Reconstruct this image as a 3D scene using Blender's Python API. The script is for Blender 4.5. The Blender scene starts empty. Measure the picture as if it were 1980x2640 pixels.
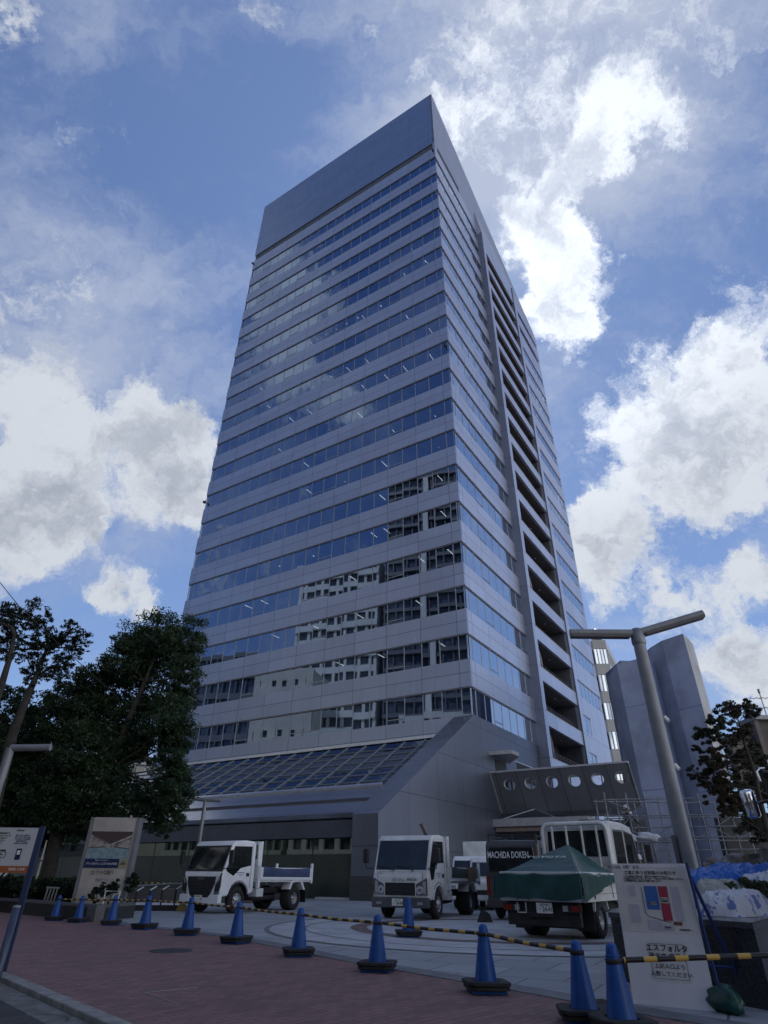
import bpy, bmesh, math, random
from mathutils import noise as mnoise
import numpy as np
from mathutils import Matrix, Vector, Euler
R = math.radians
random.seed(7)
SC = bpy.context.scene
COL = SC.collection

# ------------------------------------------------------------------ camera
cam_d = bpy.data.cameras.new('camera'); cam = bpy.data.objects.new('camera', cam_d); COL.objects.link(cam)
cam_d.sensor_fit = 'VERTICAL'; cam_d.sensor_height = 36.0; cam_d.lens = 36.0*1517.98/2640.0
cam_d.clip_start = 0.05; cam_d.clip_end = 3000
_r = Vector((0.99993514, -0.00600225, 0.00967913)); _u = Vector((-0.01138914, -0.52698131, 0.84980056)); _f = Vector((0, 0.84985568, 0.52701549))
cam.matrix_world = Matrix(((_r.x, _u.x, -_f.x, 0), (_r.y, _u.y, -_f.y, 0), (_r.z, _u.z, -_f.z, 1.05), (0, 0, 0, 1)))
SC.camera = cam

# ------------------------------------------------------------------ exposure
SC.view_settings.view_transform = 'Standard'; SC.view_settings.look = 'None'
SC.view_settings.exposure = 0.62; SC.view_settings.gamma = 1.0
SC.view_settings.use_curve_mapping = False
SC.cycles.max_bounces = 6; SC.cycles.diffuse_bounces = 3; SC.cycles.glossy_bounces = 3
SC.cycles.transparent_max_bounces = 10; SC.cycles.transmission_bounces = 3
SC.cycles.use_denoising = True

# ------------------------------------------------------------------ sun (hidden behind the tower)
SUN = Vector((0.13, 0.555, 0.82)).normalized()
sd = bpy.data.lights.new('sun', 'SUN'); sd.energy = 2.6; sd.angle = R(0.5); sd.color = (1.0, 0.95, 0.88)
so = bpy.data.objects.new('sun', sd); COL.objects.link(so)
so.rotation_euler = SUN.to_track_quat('Z', 'Y').to_euler(); so.location = (0, 0, 60)

# ------------------------------------------------------------------ node helpers
class NT:
    def __init__(s, tree): s.t = tree; s.n = tree.nodes; s.l = tree.links
    def node(s, typ, **kw):
        n = s.n.new(typ)
        for k, v in kw.items(): setattr(n, k, v)
        return n
    def link(s, a, b): s.l.new(a, b)
    def setin(s, sock, v):
        if hasattr(v, 'is_linked') or hasattr(v, 'links'): s.l.new(v, sock)
        else: sock.default_value = v
    def m(s, op, a, b=0.0, c=None, clamp=False):
        n = s.n.new('ShaderNodeMath'); n.operation = op; n.use_clamp = clamp
        s.setin(n.inputs[0], a); s.setin(n.inputs[1], b)
        if c is not None: s.setin(n.inputs[2], c)
        return n.outputs[0]
    def v(s, op, a, b=(0, 0, 0), c=None):
        n = s.n.new('ShaderNodeVectorMath'); n.operation = op
        s.setin(n.inputs[0], a)
        if op == 'SCALE': s.setin(n.inputs[3], b)
        else: s.setin(n.inputs[1], b)
        return n.outputs['Value'] if op in ('LENGTH', 'DISTANCE', 'DOT_PRODUCT') else n.outputs[0]
    def mix(s, f, a, b):
        n = s.n.new('ShaderNodeMix'); n.data_type = 'RGBA'
        s.setin(n.inputs[0], f); s.setin(n.inputs[6], a); s.setin(n.inputs[7], b)
        return n.outputs[2]
    def noise(s, vec, scale, detail=4, rough=0.55, dist=0.0):
        n = s.n.new('ShaderNodeTexNoise'); n.inputs['Scale'].default_value = scale
        n.inputs['Detail'].default_value = detail; n.inputs['Roughness'].default_value = rough; n.inputs['Distortion'].default_value = dist
        if vec is not None: s.l.new(vec, n.inputs['Vector'])
        return n
    def sstep(s, x, a, b):
        n = s.n.new('ShaderNodeMapRange'); n.interpolation_type = 'SMOOTHSTEP'
        s.setin(n.inputs[0], x); n.inputs[1].default_value = a; n.inputs[2].default_value = b
        return n.outputs[0]

# ------------------------------------------------------------------ world: sky + clouds placed by compass direction
world = bpy.data.worlds.new('World'); SC.world = world; world.use_nodes = True
w = NT(world.node_tree); w.n.clear()
tc = w.node('ShaderNodeTexCoord'); D = tc.outputs['Generated']
sky = w.node('ShaderNodeTexSky', sky_type='NISHITA'); sky.sun_disc = False
sky.sun_elevation = math.asin(SUN.z); sky.sun_rotation = math.atan2(SUN.x, SUN.y)
sky.air_density = 1.6; sky.dust_density = 0.6; sky.ozone_density = 3.5; sky.altitude = 50
CL = [(-0.59,-0.075,0.80,0.075,0.75),(-0.63,-0.11,0.77,0.07,0.75),(-0.60,-0.16,0.785,0.05,0.5),(-0.69,-0.17,0.70,0.075,0.7),(-0.70,-0.26,0.67,0.05,0.5),(0.281,0.387,0.878,0.035,0.8),(0.298,0.413,0.86,0.024,0.5),(0.27,0.452,0.85,0.037,0.7),(0.239,0.497,0.834,0.045,0.9),(0.261,0.551,0.793,0.059,1),(0.217,0.526,0.822,0.047,0.9),(0.268,0.602,0.752,0.054,1),(0.309,0.61,0.73,0.033,0.7),(0.356,0.39,0.849,0.034,0.6),(0.098,0.337,0.936,0.102,0.3),(0.246,0.336,0.909,0.128,0.3),(0.378,0.32,0.869,0.101,0.3),(0.141,0.445,0.884,0.078,0.4),(0.499,0.568,0.655,0.065,0.7),(0.456,0.636,0.622,0.07,0.8),(0.403,0.688,0.604,0.069,0.6),(0.512,0.645,0.568,0.081,0.9),(0.436,0.72,0.54,0.073,0.8),(0.507,0.708,0.491,0.072,0.8),(0.366,0.786,0.498,0.06,0.8),(0.334,0.823,0.459,0.055,0.7),(0.372,0.821,0.433,0.059,0.8),(0.43,0.828,0.359,0.037,0.6),(0.517,0.771,0.372,0.05,0.9),(0.501,0.818,0.284,0.061,0.9),(0.529,0.817,0.231,0.042,0.9),(0.345,0.862,0.372,0.04,0.6),(-0.513,0.643,0.569,0.078,0.9),(-0.471,0.712,0.521,0.07,0.9),(-0.518,0.728,0.449,0.078,1),(-0.455,0.765,0.457,0.051,0.8),(-0.536,0.745,0.397,0.046,0.8),(-0.369,0.695,0.617,0.048,0.9),(-0.319,0.732,0.602,0.057,1),(-0.377,0.729,0.571,0.055,0.9),(-0.32,0.784,0.531,0.057,1),(-0.372,0.781,0.502,0.034,0.7),(-0.293,0.82,0.492,0.036,0.8),(-0.399,0.837,0.376,0.04,0.8),(-0.348,0.861,0.371,0.035,0.8),(-0.439,0.82,0.367,0.025,0.6),(-0.488,0.543,0.684,0.076,0.35),(-0.443,0.292,0.848,0.035,0.55),(-0.144,0.309,0.94,0.03,0.5),(-0.031,0.326,0.945,0.03,0.35),(-0.403,0.388,0.829,0.028,0.4)]
n0 = w.noise(D, 9.0, 5, 0.6)
warp = w.v('SCALE', w.v('SUBTRACT', n0.outputs['Color'], (0.5, 0.5, 0.5)), 0.11)
warp2 = w.v('SCALE', w.v('SUBTRACT', w.noise(D, 26.0, 7, 0.65).outputs['Color'], (0.5, 0.5, 0.5)), 0.07)
DW = w.v('ADD', w.v('ADD', D, warp), warp2)
acc = None
for (x, y, z, rr, wt) in CL:
    d = w.v('DISTANCE', DW, (x, y, z))
    g = w.m('POWER', 2.718, w.m('MULTIPLY', w.m('MULTIPLY', d, d), -1.0/(rr*rr*0.92)))
    acc = w.m('MULTIPLY', g, wt) if acc is None else w.m('MULTIPLY_ADD', g, wt, acc)
fine = w.noise(DW, 13.0, 10, 0.66).outputs['Fac']
# general scattered cloud away from the placed ones (behind and beside the camera)
sep = w.node('ShaderNodeSeparateXYZ'); w.link(D, sep.inputs[0])
wide = w.noise(D, 2.4, 6, 0.6)
back = w.sstep(sep.outputs[1], 0.25, -0.15)
backc = w.m('MULTIPLY', w.sstep(wide.outputs['Fac'], 0.5, 0.68), w.m('MULTIPLY', back, 0.45))
field = w.m('ADD', w.m('ADD', acc, backc), w.m('MULTIPLY', w.m('SUBTRACT', fine, 0.5), 2.1))
alpha = w.sstep(field, 0.24, 0.82)
streaky = w.noise(w.v('MULTIPLY', DW, (1.0, 3.4, 2.4)), 2.0, 8, 0.62).outputs['Fac']
haze1 = w.sstep(w.v('DISTANCE', D, (0.20, 0.36, 0.91)), 0.42, 0.05); haze2 = w.sstep(w.v('DISTANCE', D, (-0.50, 0.58, 0.64)), 0.30, 0.05)
veil = w.m('MULTIPLY', w.sstep(w.m('ADD', streaky, w.m('ADD', w.m('MULTIPLY', haze1, 0.36), w.m('MULTIPLY', haze2, 0.24))), 0.42, 0.88), 0.85)
core = w.sstep(w.m('ADD', w.m('MULTIPLY', acc, 0.6), w.m('MULTIPLY', w.m('SUBTRACT', w.noise(DW, 10.0, 9, 0.62).outputs['Fac'], 0.5), 4.2)), 0.25, 1.45)
sunprox = w.sstep(w.v('DOT_PRODUCT', D, (0.235, 0.565, 0.79)), 0.90, 1.0)
near = w.sstep(w.v('DOT_PRODUCT', D, (0.20, 0.56, 0.80)), 0.35, 0.98)
lit = w.m('ADD', 0.62, w.m('ADD', w.m('MULTIPLY', sunprox, 0.34), w.m('MULTIPLY', near, 0.12)))
ccol = w.mix(w.m('MULTIPLY', core, w.m('ADD', 0.40, w.m('MULTIPLY', fine, 0.55))), (7.8, 8.3, 9.1, 1), (3.5, 4.0, 5.1, 1))
ccol = w.v('SCALE', ccol, lit)
elev = w.sstep(sep.outputs[2], 0.02, 0.88)
grad = w.mix(elev, (2.3, 3.35, 5.7, 1), (0.46, 0.82, 1.90, 1))
grad = w.mix(w.m('MULTIPLY', near, 0.45), grad, (2.0, 2.8, 4.8, 1))
opp = w.sstep(sep.outputs[1], 0.3, -0.6)
grad = w.mix(w.m('MULTIPLY', opp, 0.75), grad, (0.42, 0.78, 2.0, 1))
skyc = w.mix(0.22, grad, w.v('MULTIPLY', sky.outputs[0], (0.55, 0.8, 1.25)))
base = w.mix(veil, skyc, w.mix(near, (2.5, 3.0, 4.3, 1), (4.4, 4.9, 6.1, 1)))
fill_bank = w.m('MULTIPLY', w.sstep(w.v('DOT_PRODUCT', D, (0.55, -0.83, 0.08)), 0.05, 0.7), w.sstep(sep.outputs[2], 0.72, 0.25))  # bright low cloud added behind the camera to light the foreground
fill_bank = w.m('MULTIPLY', fill_bank, w.sstep(w.noise(D, 3.2, 6, 0.6).outputs['Fac'], 0.36, 0.56))
colr = w.mix(alpha, base, ccol)
colr = w.mix(fill_bank, colr, (17.5, 17.6, 17.6, 1))
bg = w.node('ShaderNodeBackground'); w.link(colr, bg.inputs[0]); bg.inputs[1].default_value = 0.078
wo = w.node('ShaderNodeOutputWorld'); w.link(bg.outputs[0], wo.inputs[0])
try: world.cycles.sampling_method = 'MANUAL'; world.cycles.sample_map_resolution = 1024
except Exception: pass

# ------------------------------------------------------------------ materials
MATS = {}
def mat(name, col, rough=0.6, metal=0.0, var=0.12, vscale=3.0, bump=0.0, bscale=30.0, spec=0.5, coat=0.0, trans=0.0):
    if name in MATS: return MATS[name]
    m = bpy.data.materials.new(name); m.use_nodes = True; t = NT(m.node_tree)
    p = t.n['Principled BSDF']; p.inputs['Roughness'].default_value = rough; p.inputs['Metallic'].default_value = metal
    p.inputs['Specular IOR Level'].default_value = spec; p.inputs['Coat Weight'].default_value = coat
    c = t.node('ShaderNodeTexCoord').outputs['Object']
    nz = t.noise(c, vscale, 5, 0.6)
    a = tuple(max(0, x*(1-var)) for x in col[:3])+(1,); b = tuple(min(1, x*(1+var)) for x in col[:3])+(1,)
    t.link(t.mix(t.sstep(nz.outputs['Fac'], 0.3, 0.7), a, b), p.inputs['Base Color'])
    if var > 0: t.link(t.m('ADD', rough-0.05, t.m('MULTIPLY', nz.outputs['Fac'], 0.1)), p.inputs['Roughness'])
    if bump > 0:
        bn = t.node('ShaderNodeBump'); bn.inputs['Strength'].default_value = bump; bn.inputs['Distance'].default_value = 0.02
        t.link(t.noise(c, bscale, 4, 0.6).outputs['Fac'], bn.inputs['Height']); t.link(bn.outputs[0], p.inputs['Normal'])
    MATS[name] = m; return m
def emis(name, col, s):
    if name in MATS: return MATS[name]
    m = bpy.data.materials.new(name); m.use_nodes = True; t = NT(m.node_tree); t.n.clear()
    e = t.node('ShaderNodeEmission'); e.inputs[0].default_value = col+(1,); e.inputs[1].default_value = s
    o = t.node('ShaderNodeOutputMaterial'); t.link(e.outputs[0], o.inputs[0]); MATS[name] = m; return m
def glassm(name, refl, tint, facmin, facmax=0.95, bump=0.0, bscale=0.6):
    if name in MATS: return MATS[name]
    m = bpy.data.materials.new(name); m.use_nodes = True; t = NT(m.node_tree); t.n.clear()
    g = t.node('ShaderNodeBsdfGlossy'); g.inputs[0].default_value = refl+(1,); g.inputs['Roughness'].default_value = 0.015
    tr = t.node('ShaderNodeBsdfTransparent'); tr.inputs[0].default_value = tint+(1,)
    lw = t.node('ShaderNodeLayerWeight'); lw.inputs[0].default_value = 0.35
    f = t.m('ADD', facmin, t.m('MULTIPLY', lw.outputs['Facing'], facmax-facmin), clamp=True)
    mx = t.node('ShaderNodeMixShader'); t.link(f, mx.inputs[0]); t.link(tr.outputs[0], mx.inputs[1]); t.link(g.outputs[0], mx.inputs[2])
    if bump > 0:
        c = t.node('ShaderNodeTexCoord').outputs['Object']
        bn = t.node('ShaderNodeBump'); bn.inputs['Strength'].default_value = bump; bn.inputs['Distance'].default_value = 0.02
        t.link(t.noise(c, bscale, 2, 0.5).outputs['Fac'], bn.inputs['Height']); t.link(bn.outputs[0], g.inputs['Normal'])
    o = t.node('ShaderNodeOutputMaterial'); t.link(mx.outputs[0], o.inputs[0]); MATS[name] = m; return m
def panelm(name, col, axis, step, off, zstep, zoff, rough=0.38, metal=0.72, line=0.022, dark=0.35, zaxis=2):
    """metal cladding with open joints every `step` metres along `axis` and `zstep` in height"""
    if name in MATS: return MATS[name]
    m = bpy.data.materials.new(name); m.use_nodes = True; t = NT(m.node_tree); p = t.n['Principled BSDF']
    c = t.node('ShaderNodeTexCoord').outputs['Object']; s = t.node('ShaderNodeSeparateXYZ'); t.link(c, s.inputs[0])
    def lines(coord, st, of):
        f = t.m('FRACT', t.m('DIVIDE', t.m('ADD', coord, -of+st*200), st))
        d = t.m('MINIMUM', f, t.m('SUBTRACT', 1.0, f))
        return t.m('LESS_THAN', d, line/st)
    l = t.m('MAXIMUM', lines(s.outputs[axis], step, off), lines(s.outputs[zaxis], zstep, zoff))
    # slight tone change from panel to panel
    cell = t.node('ShaderNodeCombineXYZ')
    t.link(t.m('FLOOR', t.m('DIVIDE', t.m('ADD', s.outputs[axis], -off+step*200), step)), cell.inputs[0])
    t.link(t.m('FLOOR', t.m('DIVIDE', t.m('ADD', s.outputs[zaxis], -zoff+zstep*200), zstep)), cell.inputs[1])
    wn = t.node('ShaderNodeTexWhiteNoise'); t.link(cell.outputs[0], wn.inputs[0])
    nz = t.noise(c, 0.35, 5, 0.6).outputs['Fac']; streak = t.noise(t.v('MULTIPLY', c, (1.6, 1.6, 0.12)), 1.5, 4, 0.6).outputs['Fac']
    k = t.m('ADD', 0.74, t.m('ADD', t.m('MULTIPLY', wn.outputs[0], 0.11), t.m('ADD', t.m('MULTIPLY', nz, 0.14), t.m('MULTIPLY', streak, 0.24))))
    k = t.m('MULTIPLY', k, t.m('SUBTRACT', 1.0, t.m('MULTIPLY', l, 1-dark)))
    t.link(t.v('SCALE', col+(0,) if False else col, k), p.inputs['Base Color'])
    p.inputs['Metallic'].default_value = metal
    t.link(t.m('ADD', rough-0.06, t.m('MULTIPLY', t.noise(c, 2.0, 4, 0.6).outputs['Fac'], 0.12)), p.inputs['Roughness'])
    MATS[name] = m; return m

# ------------------------------------------------------------------ mesh helpers
class MB:
    def __init__(s): s.v = []; s.f = []; s.sm = []; s.mi = []; s.M = Matrix.Identity(4); s.cur = 0
    def add(s, vs, fs, smooth=False):
        o = len(s.v)
        s.v += [tuple(s.M @ Vector(p)) for p in vs]
        for f in fs: s.f.append(tuple(i+o for i in f)); s.sm.append(smooth); s.mi.append(s.cur)
        return s
    def box(s, x0, x1, y0, y1, z0, z1):
        return s.add([(x0,y0,z0),(x1,y0,z0),(x1,y1,z0),(x0,y1,z0),(x0,y0,z1),(x1,y0,z1),(x1,y1,z1),(x0,y1,z1)],
                     [(0,3,2,1),(4,5,6,7),(0,1,5,4),(1,2,6,5),(2,3,7,6),(3,0,4,7)])
    def quad(s, *p): return s.add(p, [tuple(range(len(p)))])
    def prism(s, pts, axis, a, b):
        """pts 2-D outline in the two other axes (in order), extruded along axis from a to b"""
        n = len(pts)
        def P(p, t): return (t, p[0], p[1]) if axis == 0 else ((p[0], t, p[1]) if axis == 1 else (p[0], p[1], t))
        vs = [P(p, a) for p in pts]+[P(p, b) for p in pts]
        return s.add(vs, [tuple(range(n))[::-1], tuple(range(n, 2*n))]+[(i, (i+1) % n, n+(i+1) % n, n+i) for i in range(n)])
    def tube(s, pts, r, n=8, cap=True, smooth=True):
        pts = [Vector(p) for p in pts]; rs = r if isinstance(r, (list, tuple)) else [r]*len(pts)
        vs = []; fs = []; up = None
        for i, p in enumerate(pts):
            d = (pts[min(i+1, len(pts)-1)]-pts[max(i-1, 0)]).normalized()
            if up is None: up = Vector((0, 0, 1)) if abs(d.z) < 0.9 else Vector((1, 0, 0))
            a = d.cross(up).normalized(); b = a.cross(d).normalized(); up = b
            for k in range(n):
                t = 2*math.pi*k/n; vs.append(tuple(p+a*math.cos(t)*rs[i]+b*math.sin(t)*rs[i]))
        for i in range(len(pts)-1):
            for k in range(n): fs.append((i*n+k, i*n+(k+1) % n, (i+1)*n+(k+1) % n, (i+1)*n+k))
        s.add(vs, fs, smooth)
        if cap:
            o = len(pts)-1
            s.add(vs[:n], [tuple(range(n))]); s.add(vs[o*n:], [tuple(range(n))[::-1]])
        return s
    def lathe(s, prof, n=20, c=(0, 0, 0), axis=2, smooth=True):
        vs = []; fs = []
        for (r, h) in prof:
            for k in range(n):
                t = 2*math.pi*k/n; a, b = r*math.cos(t), r*math.sin(t)
                p = (a, b, h) if axis == 2 else ((h, a, b) if axis == 0 else (a, h, b))
                vs.append((p[0]+c[0], p[1]+c[1], p[2]+c[2]))
        for i in range(len(prof)-1):
            for k in range(n): fs.append((i*n+k, i*n+(k+1) % n, (i+1)*n+(k+1) % n, (i+1)*n+k))
        return s.add(vs, fs, smooth)
    def build(s, name, m, parent=None, bevel=0, seg=2, props=None):
        me = bpy.data.meshes.new(name); me.from_pydata(s.v, [], s.f)
        ms = m if isinstance(m, (list, tuple)) else [m]
        for x in ms: me.materials.append(x)
        me.polygons.foreach_set('use_smooth', s.sm); me.polygons.foreach_set('material_index', s.mi)
        bm = bmesh.new(); bm.from_mesh(me); bmesh.ops.recalc_face_normals(bm, faces=bm.faces)
        bm.to_mesh(me); bm.free(); me.update()
        o = bpy.data.objects.new(name, me); COL.objects.link(o)
        if parent: o.parent = parent
        if bevel:
            b = o.modifiers.new('bevel', 'BEVEL'); b.width = bevel; b.segments = seg; b.limit_method = 'ANGLE'; b.angle_limit = R(35)
            b.harden_normals = False
        return o
def thing(name, label, cat, loc=(0, 0, 0), rz=0, group=None):
    o = bpy.data.objects.new(name, None); COL.objects.link(o); o.location = loc; o.rotation_euler = (0, 0, rz); o.empty_display_size = 0.2
    return tag(o, label, cat, group)
def tag(o, label, cat, group=None, kind=None):
    o['label'] = label; o['category'] = cat
    if group: o['group'] = group
    if kind: o['kind'] = kind
    return o
def struct(o): o['kind'] = 'structure'; return o
def copy_tree(o, parent=None):
    c = o.copy(); COL.objects.link(c); c.parent = parent
    for ch in list(o.children): copy_tree(ch, c)
    return c
def text(name, body, size, m, parent, loc, rot, xs=1.0, ext=0.002, align='CENTER', bold=0.0):
    cu = bpy.data.curves.new(name, 'FONT'); cu.body = body; cu.size = size; cu.extrude = ext; cu.align_x = align; cu.align_y = 'CENTER'; cu.offset = bold; cu.resolution_u = 2
    tmp = bpy.data.objects.new(name, cu); COL.objects.link(tmp)
    dg = bpy.context.evaluated_depsgraph_get(); me = bpy.data.meshes.new_from_object(tmp.evaluated_get(dg))
    bpy.data.objects.remove(tmp); bpy.data.curves.remove(cu)
    me.materials.clear(); me.materials.append(m)
    o = bpy.data.objects.new(name, me); COL.objects.link(o); o.parent = parent
    o.location = loc; o.rotation_euler = rot; o.scale = (xs, 1, 1)
    return o

# ================================================================== GROUND
def brick_floor(name, rot, bw, bh, c1, c2, cm, mortar, rough, spots=0.25, bump=0.15):
    m = bpy.data.materials.new(name); m.use_nodes = True; t = NT(m.node_tree); p = t.n['Principled BSDF']
    c = t.node('ShaderNodeTexCoord').outputs['Object']
    mp = t.node('ShaderNodeMapping'); mp.inputs['Rotation'].default_value = (0, 0, R(rot)); t.link(c, mp.inputs[0])
    b = t.node('ShaderNodeTexBrick'); t.link(mp.outputs[0], b.inputs['Vector']); b.inputs['Scale'].default_value = 1.0
    b.inputs['Brick Width'].default_value = bw; b.inputs['Row Height'].default_value = bh; b.inputs['Mortar Size'].default_value = mortar; b.inputs['Mortar Smooth'].default_value = 0.3
    b.inputs['Color1'].default_value = c1+(1,); b.inputs['Color2'].default_value = c2+(1,); b.inputs['Mortar'].default_value = cm+(1,); b.inputs['Bias'].default_value = -0.2
    big = t.noise(mp.outputs[0], 0.55, 6, 0.65).outputs['Fac']; sm = t.noise(c, 14.0, 5, 0.7).outputs['Fac']
    st = t.noise(t.v('MULTIPLY', mp.outputs[0], (1.5, 6.0, 1)), 1.1, 5, 0.6).outputs['Fac']
    k = t.m('ADD', 1-spots, t.m('ADD', t.m('MULTIPLY', big, spots*0.9), t.m('ADD', t.m('MULTIPLY', sm, spots*0.7), t.m('MULTIPLY', st, spots*0.6))))
    t.link(t.v('SCALE', b.outputs[0], k), p.inputs['Base Color'])
    t.link(t.m('ADD', rough-0.12, t.m('MULTIPLY', big, 0.25)), p.inputs['Roughness'])
    bn = t.node('ShaderNodeBump'); bn.inputs['Strength'].default_value = bump; bn.inputs['Distance'].default_value = 0.01
    t.link(t.m('SUBTRACT', sm, b.outputs['Fac']), bn.inputs['Height']); t.link(bn.outputs[0], p.inputs['Normal'])
    return m
asphalt = mat('asphalt', (0.05, 0.05, 0.054), 0.85, var=0.3, vscale=2.0, bump=0.5, bscale=160)
b = MB(); b.quad((-900, -900, -0.04), (900, -900, -0.04), (900, 1500, -0.04), (-900, 1500, -0.04)); struct(b.build('road', asphalt))
red = brick_floor('red_paver', -47, 0.2, 0.1, (0.235, 0.125, 0.115), (0.14, 0.08, 0.078), (0.10, 0.068, 0.068), 0.007, 0.75, 0.75)
granite = brick_floor('granite_paver', 28, 0.9, 0.9, (0.31, 0.325, 0.34), (0.235, 0.25, 0.26), (0.09, 0.09, 0.10), 0.014, 0.55, 0.75, 0.08)
K = [(-60, 68.5), (-12, 17.0), (-4.75, 9.35), (-4.15, 8.72), (-2.04, 6.37), (4, -1), (60, -75)]
b = MB(); b.prism(K+[(260, -75), (260, 300), (-60, 300)], 2, -0.12, 0.0); struct(b.build('sidewalk', red))
plz = [(-12.2, 24), (-7.1, 18.7), (-6.23, 17.31), (-4.6, 16.0), (-3.21, 14.68), (-2.26, 13.36), (-0.9, 11.3), (0.01, 10.1), (1.06, 8.8), (1.47, 8.28), (2.5, 6.9), (6, 3), (60, 3), (60, 160), (-50, 160), (-50, 60)]
b = MB(); b.prism(plz, 2, -0.02, 0.004); struct(b.build('plaza', granite))
# border course, circular bands in the paving
band = mat('granite_band', (0.15, 0.155, 0.165), 0.6, var=0.25, vscale=4); brown = mat('brown_band', (0.15, 0.105, 0.095), 0.65, var=0.2)
pale = mat('pale_paving', (0.42, 0.43, 0.45), 0.55, var=0.18, vscale=1.5, bump=0.1)
def strip(pts, wd, z, name, m, side=1):
    b = MB(); P = [Vector((x, y)) for x, y in pts]; L = []; Rr = []
    for i, p in enumerate(P):
        d = (P[min(i+1, len(P)-1)]-P[max(i-1, 0)]).normalized(); n = Vector((-d.y, d.x))*side
        L.append((p.x, p.y, z)); Rr.append((p.x+n.x*wd, p.y+n.y*wd, z))
    for i in range(len(P)-1): b.quad(L[i], L[i+1], Rr[i+1], Rr[i])
    return struct(b.build(name, m))
strip(plz[1:12], 0.35, 0.008, 'paving_band', band, 1)
def ring(cx, cy, r0, r1, z, name, m, a0=0, a1=360, n=96):
    b = MB()
    for i in range(n):
        t0, t1 = R(a0+(a1-a0)*i/n), R(a0+(a1-a0)*(i+1)/n)
        b.quad((cx+r0*math.cos(t0), cy+r0*math.sin(t0), z), (cx+r1*math.cos(t0), cy+r1*math.sin(t0), z), (cx+r1*math.cos(t1), cy+r1*math.sin(t1), z), (cx+r0*math.cos(t1), cy+r0*math.sin(t1), z))
    return struct(b.build(name, m))
ring(3.2, 17.5, 0, 5.8, 0.008, 'circular_paving', pale); ring(3.2, 17.5, 5.8, 5.92, 0.012, 'circular_paving_joint', band)
ring(3.2, 17.5, 3.5, 3.9, 0.012, 'circular_paving_band', brown); ring(3.2, 17.5, 4.95, 5.0, 0.012, 'circular_paving_line', band)
kst = mat('kerb_stone', (0.24, 0.235, 0.22), 0.8, var=0.3, vscale=5, bump=0.3)
def kerb(pts, wd, z0, z1, name, m, gap=0.6):
    b = MB(); P = [Vector((x, y)) for x, y in pts]
    for i in range(len(P)-1):
        a, c = P[i], P[i+1]; L = (c-a).length; d = (c-a)/L; n = Vector((-d.y, d.x)); k = max(1, int(L/gap))
        for j in range(k):
            p = a+d*(L*j/k+0.006); q = a+d*(L*(j+1)/k-0.006)
            vs = [(p.x, p.y), (q.x, q.y), (q.x-n.x*wd, q.y-n.y*wd), (p.x-n.x*wd, p.y-n.y*wd)]
            b.prism(vs, 2, z0, z1)
    return struct(b.build(name, m, bevel=0.012))
kerb(K[1:6], 0.16, -0.12, 0.012, 'kerb', kst); 
KG = [(x-0.17*0.72, y-0.17*0.69) for x, y in K]
kerb(KG[1:6], 0.30, -0.12, -0.032, 'gutter', mat('gutter', (0.15, 0.15, 0.14), 0.85, var=0.3, vscale=6), 1.2)
def manhole(x, y, r, z, label, grp):
    t = thing('manhole_cover', label, 'manhole cover', (x, y, z), 0.3, grp)
    iron = mat('cast_iron', (0.045, 0.045, 0.05), 0.6, 0.3, var=0.3, vscale=20, bump=0.4, bscale=60)
    b = MB(); b.lathe([(0, 0.006), (r*0.92, 0.006), (r*0.92, 0)], 40, smooth=False); b.build('lid', iron, t)
    b = MB(); b.lathe([(r*0.94, 0), (r*0.94, 0.008), (r, 0.008), (r, 0)], 40, smooth=False); b.build('rim', mat('iron_rim', (0.09, 0.09, 0.09), 0.6, 0.4), t)
manhole(-3.37, 11.87, 0.34, 0.0, 'round iron manhole cover set in the red brick pavement', None)
manhole(-2.98, 6.62, 0.30, -0.04, 'round iron manhole cover in the asphalt road at the lower left', None)
t = thing('utility_cover', 'paved square utility cover with a pale metal frame in the red brick pavement', 'utility cover', (-1.95, 7.75, 0), R(-50))
fr = mat('steel_strip', (0.32, 0.31, 0.30), 0.5, 0.6)
b = MB(); b.box(-0.42, 0.42, -0.3, -0.285, 0, 0.004); b.box(-0.42, -0.405, -0.3, 0.3, 0, 0.005); b.build('frame', fr, t)
b = MB(); b.box(-0.40, 0.42, -0.283, 0.3, 0, 0.002); b.build('lid', red, t)

# ================================================================== OFFICE TOWER (local x = outwards right, y = depth, z up)
H = 4.4; Z0 = 1.05; TW = 37.12; TD = 9.0*H
def ZU(z): return z*H+Z0
def head(k): return ZU(2.955+k)
tower = thing('office_tower', 'tall silver grey office tower with ribbon windows and a sloping glazed base', 'office building', (7.106, 46.984, 0), math.atan2(-0.53931, 0.84211))
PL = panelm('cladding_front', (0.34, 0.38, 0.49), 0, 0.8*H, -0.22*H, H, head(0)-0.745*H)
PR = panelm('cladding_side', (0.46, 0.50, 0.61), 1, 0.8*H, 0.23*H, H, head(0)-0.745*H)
PT = panelm('cladding_parapet', (0.25, 0.31, 0.43), 0, 0.8*H, -0.22*H, 1.1, 95.0, rough=0.34, metal=0.85, line=0.022, dark=0.6)
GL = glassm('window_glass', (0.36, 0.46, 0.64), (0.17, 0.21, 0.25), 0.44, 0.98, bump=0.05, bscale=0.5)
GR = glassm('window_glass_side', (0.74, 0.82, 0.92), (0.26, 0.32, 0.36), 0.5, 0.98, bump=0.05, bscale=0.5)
MU = mat('mullion', (0.30, 0.31, 0.34), 0.4, 0.6, var=0.1)
DK = mat('dark_interior', (0.035, 0.038, 0.045), 0.8, var=0.3, vscale=0.5)
CEIL = mat('ceiling', (0.07, 0.075, 0.085), 0.8, var=0.15, vscale=0.4)
GAP = mat('shadow_gap', (0.02, 0.022, 0.03), 0.7)
LAMP = emis('tube_light', (1.0, 0.97, 0.9), 2.6)

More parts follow.
